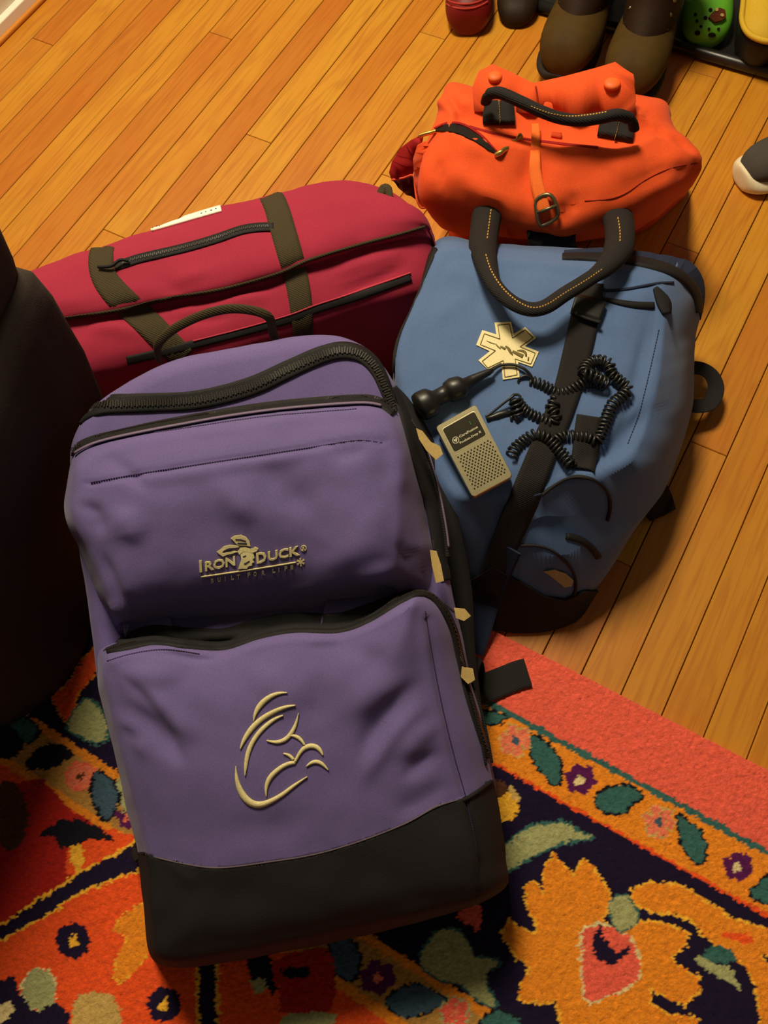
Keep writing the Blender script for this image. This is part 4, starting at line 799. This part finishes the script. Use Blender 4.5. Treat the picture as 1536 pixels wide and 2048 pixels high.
coil('coiled_cord', zk([(800, 228, .010), (850, 240, .010), (910, 270, .010), (960, 295, .010), (1020, 290, .010), (1090, 255, .012), (1160, 225, .014), (1225, 235, .014), (1262, 240, .018), (1190, 190, .026), (1130, 170, .024), (1160, 115, .018), (1225, 98, .016), (1280, 120, .016), (1300, 180, .016), (1350, 225, .014), (1395, 275, .012), (1360, 320, .012), (1310, 360, .012), (1285, 410, .011), (1262, 470, .010), (1240, 530, .010), (1210, 590, .010), (1150, 568, .010), (1070, 562, .010), (1000, 560, .010), (950, 590, .011)]), dop)
coil('coiled_cord', zk([(960, 330, .018), (930, 385, .014), (955, 440, .014), (930, 480, .011), (860, 455, .010), (800, 428, .010), (750, 390, .012), (705, 330, .020), (715, 380, .018), (725, 440, .012), (690, 440, .010)]), dop)
coil('coiled_cord', zk([(682, 690, .010), (705, 640, .010), (765, 590, .010), (830, 552, .013), (900, 568, .014), (950, 620, .012), (1000, 675, .012), (1052, 745, .012)]), dop)
tube('cord_plug', [PB.at(*p) for p in zk([(690, 425, .012), (650, 418, .012), (600, 432, .012), (560, 445, .012), (530, 455, .012)])], [.003, .0048, .0046, .003, .003], M_rubber, dop, 10)
tube('lead', crom([PB.at(*p) for p in zk([(700, 310, .024), (660, 340, .022), (610, 380, .018), (560, 420, .014), (525, 440, .012)])], 6), .0016, M_rubber, dop, 8)

# ------------------------------------------------------------------ orange tool bag
org = thing('tool_bag', 'orange canvas tool bag with black stitched handles, standing behind the blue bag', 'tool bag', (.4, .99, 0))
FR = [(846, 392, .205), (950, 417, .212), (1060, 448, .205), (1150, 458, .205), (1285, 405, .218), (1382, 348, .220), (1398, 322, .220), (1352, 268, .215), (1332, 212, .205), (1250, 200, .2), (1060, 192, .2), (965, 192, .2), (893, 180, .2), (872, 255, .205), (845, 320, .195)]
BS = [(.215, .935), (.28, .92), (.36, .905), (.42, .895), (.52, .889), (.60, .935), (.62, .955), (.62, 1.0), (.60, 1.06), (.52, 1.09), (.4, 1.11), (.3, 1.12), (.225, 1.1), (.21, 1.05), (.205, .99)]
MT = [(905, 264, .268), (960, 280, .268), (1060, 294, .268), (1130, 299, .268), (1235, 302, .268), (1285, 288, .262), (1312, 262, .26), (1300, 238, .262), (1270, 226, .266), (1200, 216, .266), (1070, 207, .266), (975, 206, .266), (925, 206, .262), (906, 226, .262), (898, 246, .264)]
fw = np.array([atz(*p) for p in FR]); bw_ = np.array([(x, y, .003) for x, y in BS]); mw = np.array([atz(*p) for p in MT])
rg = lambda A_: crom(A_, 14, True)
bmid = bw_*.45+fw*.55; bmid[:, 2] = .10
ob = loft([rg(bw_), rg(bw_*np.array([1, 1, 0])+np.array([0, 0, .03])), rg(bmid), rg(fw-np.array([0, 0, .012])), rg(fw), rg(fw*.88+mw*.12+np.array([0, 0, .014])), rg(fw*.65+mw*.35+np.array([0, 0, .014])), rg(fw*.4+mw*.6+np.array([0, 0, .008])), rg(fw*.15+mw*.85+np.array([0, 0, .002])), rg(mw)], M_orange, 'body', org, 8, -.012, np.array([0, 0, 1.]))
bm = bmesh.new(); bm.from_mesh(ob.data); bmesh.ops.subdivide_edges(bm, edges=bm.edges[:], cuts=1, use_grid_fill=True, smooth=.2); bm.to_mesh(ob.data); bm.free(); ob.data.polygons.foreach_set('use_smooth', [True]*len(ob.data.polygons))
shape(ob, [([(1398, 328), (1330, 345), (1270, 375), (1220, 398), (1150, 405)], 5, -.004), ([(1390, 345), (1320, 372), (1250, 410), (1180, 435)], 16, .008), ([(880, 320), (930, 360), (1000, 400), (1060, 430)], 18, .008), ([(1100, 445), (1135, 420), (1165, 390)], 14, -.010),
           ([(1060, 300), (1050, 360), (1075, 420)], 20, -.006), ([(900, 190), (920, 225), (940, 255)], 10, -.010), ([(880, 220), (905, 205)], 12, .008), ([(1290, 215), (1300, 250), (1340, 275)], 10, -.008), ([(1340, 265), (1375, 295), (1395, 315)], 8, -.006), ([(1000, 330), (960, 300), (900, 285)], 12, .005), ([(1200, 330), (1260, 330), (1300, 300)], 24, .006), ([(860, 300), (880, 350), (900, 385)], 9, -.006)], .006, 12, 21.)
B_o = bvh(ob)
ribbon('front_seam', B_o, [(1398, 326), (1345, 335), (1290, 360), (1255, 385), (1220, 398), (1165, 402)], 2.5, mat('dark_orange_thread', lin(150, 40, 10)), ob, off=.001, lat=2)
# open back flap with two snap studs
FP = [(948, 222, .262), (944, 175, .272), (958, 142, .285), (985, 128, .292), (1022, 144, .290), (1066, 166, .288), (1130, 152, .296), (1190, 136, .303), (1230, 124, .308), (1265, 148, .304), (1272, 200, .285), (1266, 236, .268), (1200, 232, .262), (1100, 226, .258), (1020, 224, .258)]
V2, F2 = poly2d([[(x, y) for x, y, z in FP]], 14); pz = np.array(FP)
def idw(q): d = np.linalg.norm(pz[:, :2]-np.array(q), axis=1)+1.; w = 1/d**2.2; return (w*pz[:, 2]).sum()/w.sum()
V3 = [atz(x, y, idw((x, y))) for x, y in V2]
flap = newobj('back_flap', V3, F2, M_orange, org); recalc(flap)
bm = bmesh.new(); bm.from_mesh(flap.data); bmesh.ops.smooth_vert(bm, verts=[v for v in bm.verts if not v.is_boundary], factor=.5, use_axis_x=True, use_axis_y=True, use_axis_z=True); bm.to_mesh(flap.data); bm.free()
md = flap.modifiers.new('s', 'SOLIDIFY'); md.thickness = .003
ribbon('flap_seam', bvh(flap), [(1070, 168), (1074, 195), (1074, 222)], 2.5, mat('dark_orange_thread', (0, 0, 0, 1)), flap, off=.002, lat=2)
B_flap = bvh(flap)
def stud(x, y, z, r, par):
    c_ = hit(B_flap, x, y)[0]; n = 14; V_ = []; F_ = []
    for j, (a, hgt) in enumerate(((1, 0), (1, .003), (.85, .005), (.5, .0062), (.15, .0066))):
        V_ += [c_+np.array([r*a*math.cos(2*math.pi*k/n), r*a*math.sin(2*math.pi*k/n), hgt]) for k in range(n)]
    for j in range(4): F_ += [(j*n+k, j*n+(k+1) % n, (j+1)*n+(k+1) % n, (j+1)*n+k) for k in range(n)]
    F_ += [tuple(range(4*n, 5*n)), tuple(range(n))[::-1]]; o = newobj('snap_stud', V_, F_, mat('orange_stud', lin(240, 104, 40), rough=.5), par); recalc(o)
stud(990, 156, .287, .010, flap); stud(1224, 170, .299, .0115, flap)
# zip mouth line and small pull
ribbon('mouth_zipper', B_o, [(935, 252), (990, 268), (1060, 280), (1140, 290), (1200, 296)], 4, M_redlining, org, off=.001, lat=2)
ribbon('zip_end_tab', B_o, [(1098, 271), (1112, 274), (1128, 275)], [5, 10, 8], mat('dark_orange_cloth', lin(190, 60, 16)), org, off=.004, lat=3, th=.004)
lens = patch('side_zip_opening', B_o, [[(868, 262), (885, 251), (905, 249), (930, 256), (955, 272), (978, 290), (996, 310), (975, 300), (950, 284), (925, 272), (900, 264)]], M_hole, org, off=.002, th=.003)
ribbon('zip_edge', B_o, [(868, 261), (890, 249), (912, 248), (940, 258), (970, 280), (998, 308)], 3.5, M_redlining, lens, off=.003, lat=2)
def chain(par, pts, r, R, name='zipper_pull'):
    tube(name, crom([atz(*p) for p in pts], 6), r, M_brass, par, 8)
chain(lens, [(992, 310, .262), (1000, 306, .266), (1008, 300, .266), (1018, 296, .264)], .004, 0); chain(lens, [(1016, 296, .264), (1022, 286, .264), (1030, 281, .262), (1038, 278, .262)], .0022, 0, 'pull_cord'); chain(lens, [(1034, 277, .262), (1040, 269, .264), (1044, 275, .262), (1038, 279, .262)], .002, 0, 'pull_ring')
chain(lens, [(838, 272, .235), (850, 268, .238), (862, 265, .24), (872, 262, .242)], .003, 0)
# open end pocket with red lining
def sheet(name, pts, m, par, th=.0025, cut=10):
    V2_, F2_ = poly2d([[(x, y) for x, y, z in pts]], cut); pz_ = np.array(pts)
    def iz(q): d = np.linalg.norm(pz_[:, :2]-np.array(q), axis=1)+1.; w = 1/d**2; return (w*pz_[:, 2]).sum()/w.sum()
    o = newobj(name, [atz(x, y, iz((x, y))) for x, y in V2_], F2_, m, par); recalc(o); o.modifiers.new('s', 'SOLIDIFY').thickness = th; return o
ep = sheet('end_pocket_lining', [(846, 268, .235), (822, 280, .225), (800, 298, .205), (784, 322, .185), (778, 345, .17), (783, 360, .16), (806, 356, .165), (826, 350, .17), (832, 320, .19), (842, 292, .22)], M_redlining, org)
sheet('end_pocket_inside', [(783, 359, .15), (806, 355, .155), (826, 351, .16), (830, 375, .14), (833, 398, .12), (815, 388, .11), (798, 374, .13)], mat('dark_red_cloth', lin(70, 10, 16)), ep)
sheet('end_gusset', [(834, 292, .225), (850, 284, .235), (868, 300, .232), (880, 330, .215), (895, 358, .205), (925, 396, .18), (900, 402, .165), (868, 408, .15), (845, 416, .14), (835, 402, .15), (828, 352, .18), (826, 318, .205)], M_orange, org)
tube('pocket_binding', crom([atz(*p) for p in ((783, 360, .163), (806, 356, .167), (826, 351, .173), (830, 375, .160), (834, 400, .152), (844, 416, .143), (868, 409, .152), (900, 403, .167), (925, 397, .182))], 6), .0016, mat('pink_binding', lin(216, 84, 50)), ep, 6)
sheet('side_strap', SIDE_STRAP, M_web, blu)
# handles
def block(name, quad, z, par, m=M_web, th=.006):
    q = [atz(x, y, z) for x, y in quad]; n = len(q); V_ = list(q)+[p-np.array([0, 0, th]) for p in q]
    o = newobj(name, V_, [tuple(range(n)), tuple(range(2*n-1, n-1, -1))]+[(i, i+n, (i+1) % n+n, (i+1) % n) for i in range(n)], m, par, smooth=False); recalc(o); return o
P = crom([atz(*p) for p in ((972, 204, .285), (978, 190, .305), (1000, 186, .315), (1040, 203, .315), (1080, 222, .312), (1120, 236, .310), (1160, 241, .310), (1200, 236, .314), (1236, 230, .316), (1262, 240, .305), (1268, 258, .290))], 8)
rh = tube('rear_handle', P, [.008]*10+[.011]*(len(P)-20)+[.008]*10, M_web, org, 12, flat=.7)
B_h = bvh(rh); stitches('handle_stitching', B_h, [(1062, 213), (1100, 227), (1140, 233), (1180, 230), (1215, 224)], M_thread, rh, step=6, off=.001, r=.0008)
ribbon('handle_base', B_o, [(999, 200), (998, 228), (998, 256)], [52, 62, 64], M_web, rh, off=.010, lat=5, th=.008); ribbon('handle_base', B_o, [(1236, 238), (1232, 262), (1228, 286)], [60, 70, 72], M_web, rh, off=.010, lat=5, th=.008)
stitches('handle_stitching', B_o, [(998, 206), (999, 230), (999, 256)], M_thread, rh, step=6, off=.0125, r=.0008); stitches('handle_stitching', B_o, [(1238, 248), (1232, 268), (1228, 288)], M_thread, rh, step=6, off=.0125, r=.0008)
FH = [(976, 418, .20), (970, 455, .215), (966, 495, .245), (974, 535, .275), (990, 572, .292), (1020, 602, .294), (1056, 618, .294), (1090, 614, .294), (1130, 588, .294), (1172, 562, .292), (1210, 535, .285), (1236, 500, .265), (1240, 462, .235), (1234, 428, .205)]
P = crom([atz(*p) for p in FH], 8); nP = len(P); rad = np.interp(np.arange(nP), [0, 16, 30, nP-30, nP-16, nP-1], [.022, .019, .0105, .0105, .019, .022])
fh = tube('front_handle', P, rad, M_web, org, 12, flat=.7); B_f = bvh(fh)
stitches('handle_stitching', B_f, [(972, 510), (984, 545), (1008, 580), (1040, 606), (1068, 616), (1096, 608), (1130, 586), (1170, 562), (1205, 538)], M_thread, fh, step=6, off=.001, r=.0008)
stitches('handle_stitching', B_f, [(982, 420), (978, 450), (974, 480)], M_thread, fh, step=6, off=.001, r=.0008); stitches('handle_stitching', B_f, [(1236, 436), (1240, 462), (1240, 486)], M_thread, fh, step=6, off=.001, r=.0008)
cs = ribbon('centre_strap', bvh(ob), [(1068, 246), (1072, 285), (1069, 325), (1074, 365), (1084, 398), (1092, 428)], [14, 18, 22, 24, 24, 24], M_oweb, org, off=.009, lat=5, th=.004, sm=5)
q = [(1074, 402), (1102, 391), (1112, 428), (1088, 446), (1078, 438)]
pq = [onb(x, y, .007, B_o) for x, y in q]; tube('strap_buckle', np.array(crom(pq, 4, True)), .0028, M_steel, cs, 8, closed=True)
tube('buckle_bar', [onb(1076, 420, .011, B_o), onb(1108, 408, .011, B_o)], .0022, M_steel, cs, 8)
sheet('front_pocket', [(1056, 456, .192), (1100, 466, .190), (1150, 464, .192), (1154, 500, .165), (1100, 506, .160), (1054, 500, .165)], M_blackcloth, org)

# ------------------------------------------------------------------ footwear at the top of the picture
tray = thing('boot_tray', 'black plastic boot tray under the shoes, raised rim', 'tray', nu(0, 0)+np.array([.72, 1.45, 0]))
p0 = atz(1340, 100, 0); bF = p0@WU; aL = atz(1050, 14, 0)@WN; aR = aL+.95; bK = bF+.40
box('tray_floor', nu((aL+aR)/2, (bF+bK)/2, .004), (WN*(aR-aL)/2, WU*(bK-bF)/2, np.array([0, 0, .0035])), M_plastic, tray, bev=.002)
for a0, b0, a1, b1 in ((aL, bF, aR, bF), (aL, bF, aL, bK), (aL, bK, aR, bK), (aR, bF, aR, bK)):
    tube('tray_rim', [nu(a0, b0, .012), nu((a0+a1)/2, (b0+b1)/2, .012), nu(a1, b1, .012)], .011, M_plastic, tray, 12, up=(0, 0, 1))
def footform(tip, ang, L, W, H, z0, sx=1., prof=None, n=28):
    """rings of a shoe: tip (x,y), ang = heading of the toe; returns rings from toe to heel"""
    d = np.array([math.cos(ang), math.sin(ang), 0]); s = np.array([-d[1], d[0], 0]); rings = []
    prof = prof or [(0, .30, .34), (.02, .55, .55), (.06, .78, .78), (.14, .95, .92), (.25, 1., .98), (.38, .97, 1.02), (.5, .88, 1.2), (.62, .78, 1.35), (.75, .75, 1.4), (.88, .74, 1.4), (.96, .66, 1.36), (1., .45, 1.3)]
    for t, w, hh in prof:
        c = np.array([tip[0], tip[1], 0])-d*L*t; R = []
        for k in range(n):
            a = 2*math.pi*k/n; x, y = math.cos(a), math.sin(a)
            x = math.copysign(abs(x)**.75, x); yy = (math.copysign(abs(y)**.8, y)+1)/2
            R.append(c+s*x*W/2*w*(1-.22*max(0, y))+np.array([0, 0, z0+yy*H*hh]))
        rings.append(np.array(R))
    return rings, d, s
def skin(name, rings, m, par):
    n = len(rings[0]); k = len(rings); V_ = list(np.concatenate(rings))+[rings[0].mean(0), rings[-1].mean(0)]
    F_ = [(i*n+j, i*n+(j+1) % n, (i+1)*n+(j+1) % n, (i+1)*n+j) for i in range(k-1) for j in range(n)]+[((j+1) % n, j, n*k) for j in range(n)]+[((k-1)*n+j, (k-1)*n+(j+1) % n, n*k+1) for j in range(n)]
    o = newobj(name, V_, F_, m, par); recalc(o); mo = o.modifiers.new('ss', 'SUBSURF'); mo.levels = mo.render_levels = 1; return o
def boot(label, tippx, backpx):
    a = atz(*tippx, .045); b = atz(*backpx, .045); ang = math.atan2(a[1]-b[1], a[0]-b[0]); z0 = .024
    t = thing('work_boot', label, 'boot', (a[0], a[1], z0-.001), 'worn brown work boots in front of the tray')
    R, d, s = footform(a, ang, .30, .112, .070, z0+.016); skin('foot', R, M_boot, t)
    So, _, _ = footform(a+d*.002, ang, .306, .114, .022, z0, prof=[(0, .4, 1), (.02, .62, 1), (.06, .82, 1), (.14, .97, 1), (.25, 1, 1), (.38, .95, 1), (.5, .84, 1), (.62, .76, 1), (.75, .76, 1), (.9, .74, 1), (.97, .6, 1), (1, .4, 1)]); skin('sole', So, M_sole, t)
    rings = []
    for k, (z, f, ra, rb) in enumerate(((.055, .50, .105, .048), (.08, .545, .095, .049), (.11, .60, .080, .049), (.14, .635, .070, .048), (.18, .65, .066, .048), (.21, .655, .067, .050), (.212, .655, .062, .046), (.17, .65, .056, .040), (.10, .64, .05, .035))):
        c = np.array([a[0], a[1], z0+z])-d*.30*f; rings.append(np.array([c+d*ra*math.cos(2*math.pi*q/24)+s*rb*math.sin(2*math.pi*q/24) for q in range(24)]))
    sh = skin('shaft', rings, M_bootdk, t)
    V_ = []   # curved edge of the toe cap
    c = lambda f, x, z: np.array([a[0], a[1], z0+z])-d*.30*f+s*x
    tube('toe_seam', crom([c(.40, -.047, .055), c(.36, -.036, .078), (c(.33, 0, .0885)), c(.36, .036, .078), c(.40, .047, .055)], 6), .0022, M_bootdk, t, 6)
    for k in range(5):
        f = .36+k*.035; z = .088+k*.018
        tube('lace', crom([c(f, -.030, z-.008), c(f-.004, -.012, z+.006), c(f+.010, .012, z+.006), c(f+.004, .030, z-.008)], 5), .0025, M_bootdk, t, 6)
        for x in (-.033, .033):
            q_ = c(f, x, z-.010); tube('eyelet', [q_+s*np.sign(x)*.004+np.array([0, 0, .004]), q_-s*np.sign(x)*.002], .0035, M_steel, t, 8)
    return t
boot('worn brown leather work boot, the one further from the green clog', (1118, 150), (1192, -30))
boot('worn brown leather work boot nearest the green clog, behind the orange flap', (1250, 194), (1314, 8))
def shoe(name, label, cat, tip, back, L, W, H, m, z0, tz=.03, prof=None, group=None):
    a = atz(*tip, tz); b = atz(*back, tz); ang = math.atan2(a[1]-b[1], a[0]-b[0])
    t = thing(name, label, cat, (a[0], a[1], z0), group); R, d, s = footform(a, ang, L, W, H, z0+.001, prof=prof); o = skin('upper', R, m, t)
    zt_ = z0+H*(1.22 if name != 'foam_clog' else .72); E_ = [np.array([a[0], a[1], zt_])-d*(L*.72+L*.20*math.cos(2*math.pi*k/20))+s*W*.27*math.sin(2*math.pi*k/20) for k in range(20)]
    E_ = [e+np.array([0, 0, H*.16]) for e in E_]; tube('collar', np.array(E_), .006, m, t, 8, closed=True)
    cc_ = np.mean(E_, 0); loft([np.array(E_)+np.array([0, 0, .001]), cc_+(np.array(E_)-cc_)*.9+np.array([0, 0, .0015])], M_hole, 'insole', t, 3, -.004)
    return t, o, a, d, s
CLOGP = [(0, .35, .55), (.02, .6, .8), (.06, .82, .95), (.14, .97, 1.08), (.25, 1., 1.2), (.38, .97, 1.35), (.48, .93, 1.4), (.56, .88, .9), (.7, .84, .75), (.85, .8, .8), (.96, .7, .8), (1., .45, .7)]
g, go_, a, d, s = shoe('foam_clog', 'bright green foam clog with vent holes and a brown charm', 'clog', (1411, 80), (1418, -70), .25, .094, .048, M_greenclog, .008, .03, CLOGP)
B_g = bvh(go_)
for x, y, r, ry in ((1395, 66, 6, 5), (1424, 70, 8, 5), (1402, 53, 3, 3), (1418, 58, 3, 3), (1437, 58, 3, 3), (1394, 42, 3.2, 3.2), (1391, 29, 3.2, 3.2), (1411, 36, 4, 4), (1421, 20, 4, 4)):
    try: patch('vent_hole', B_g, [circ(x, y, r, 8, ry)], M_hole, go_, off=.0008, cut=20)
    except ValueError: pass
try:
    ch = patch('charm', B_g, [[(1416, 38), (1424, 28), (1436, 20), (1446, 24), (1448, 36), (1440, 44), (1428, 46)]], M_charm, g, off=.006, th=.006)
    for x, y in ((1431, 25), (1440, 35)): patch('charm_dot', B_g, [circ(x, y, 3.2, 8)], M_tag, ch, off=.0075, cut=20)
except ValueError: pass
# black clog with yellow inside, heel towards the viewer
bc = thing('lined_clog', 'black clog with yellow lining at the right edge of the tray', 'clog', atz(1530, 60, 0)*np.array([1, 1, 0])+np.array([0, 0, .008]))
RIM = [(1484, 20), (1483, 45), (1492, 66), (1512, 80), (1540, 86), (1568, 76), (1586, 50), (1590, 10), (1580, -40), (1550, -70), (1515, -66), (1492, -30)]
rim = crom([atz(x, y, .075) for x, y in RIM], 5, True); cR = rim.mean(0)
def ring_(k, z): q_ = cR+(rim-cR)*k; q_[:, 2] = z; return q_
skin('shell', [ring_(.80, .009), ring_(.90, .02), ring_(1.0, .045), ring_(1.03, .068), ring_(1.0, .076)], M_blackfoam, bc)
tube('rim', rim+np.array([0, 0, .003]), .005, M_yellow, bc, 8, closed=True)
cup = loft([ring_(.985, .078), ring_(.93, .060), ring_(.86, .040), ring_(.74, .026)], M_yellow, 'lining', bc, 4, -.002)
# dark red shoe and brown shoe at the upper edge
rs, ro_, a, d, s = shoe('red_shoe', 'dark red rubber shoe with ribbed edge, left of the boots', 'shoe', (936, 46), (944, -120), .26, .092, .062, M_red, .001, .03, [(0, .45, .7), (.015, .68, .85), (.05, .88, 1.), (.12, 1., 1.08), (.25, 1.03, 1.1), (.4, 1., 1.15), (.55, .9, 1.25), (.7, .82, 1.3), (.85, .8, 1.3), (.95, .7, 1.25), (1., .5, 1.2)])
B_r = bvh(ro_)
for dy in (0, 9): ribbon('ribbed_edge', B_r, [(884, -6+dy), (905, 6+dy), (932, 9+dy), (960, 4+dy), (978, -8+dy)], 3.5, mat('light_red_rubber', lin(176, 56, 44)), ro_, off=.002, lat=3, th=.003, crown=.001)
shoe('brown_shoe', 'dark brown shoe between the red shoe and the boots', 'shoe', (1032, 30), (1050, -120), .26, .085, .045, M_bootdk, .001, .03)
# sneaker at the right edge
sn, so_, a, d, s = shoe('sneaker', 'charcoal sneaker with white rubber toe at the right edge', 'sneaker', (1487, 345), (1620, 300), .26, .085, .050, M_sneaker, .018, .03)
Sf, _, _ = footform(a+d*.004, math.atan2(d[1], d[0]), .266, .096, .034, .001, prof=[(0, .42, 1.1), (.02, .66, 1.1), (.06, .86, 1), (.14, .98, .95), (.25, 1, .9), (.38, .95, .9), (.5, .86, .9), (.7, .8, .9), (.9, .76, .9), (1, .45, .9)]); skin('white_foxing', Sf, M_whiterub, sn)

# ------------------------------------------------------------------ dark upholstered armchair at the left edge
sofa = thing('armchair', 'dark brown upholstered armchair at the left edge, beside the backpack', 'armchair', (-.75, .48, 0))
FPt = [(-.345, .628), (-.378, .54), (-.42, .42), (-.46, .33), (-.52, .275), (-.62, .25), (-.85, .25), (-1.15, .27), (-1.2, .48), (-1.15, .63), (-.85, .65), (-.6, .655), (-.42, .655), (-.362, .648)]
def fring(k, z, sh=0.):
    A_ = np.array(FPt); A_[:, 0] += sh*(A_[:, 0] > -.6); c_ = A_.mean(0); q_ = c_+(A_-c_)*k; return crom(np.c_[q_, np.full(len(q_), z)], 6, True)
fr_ = loft([fring(.975, .014), fring(.985, .05), fring(.99, .17), fring(1.0, .30, .018), fring(1.0, .40, .026), fring(.995, .44, .026), fring(.98, .456, .020)], M_sofa, 'seat_base', sofa, 6, .004)
shape(fr_, (), .006, 6, 2.)
cu_ = loft([fring(.955, .457, .03), fring(.985, .468, .022), fring(.995, .51, .026), fring(.985, .57, .024), fring(.95, .60, .02)], M_sofa, 'seat_cushion', sofa, 8, .02); shape(cu_, (), .004, 8, 5.)
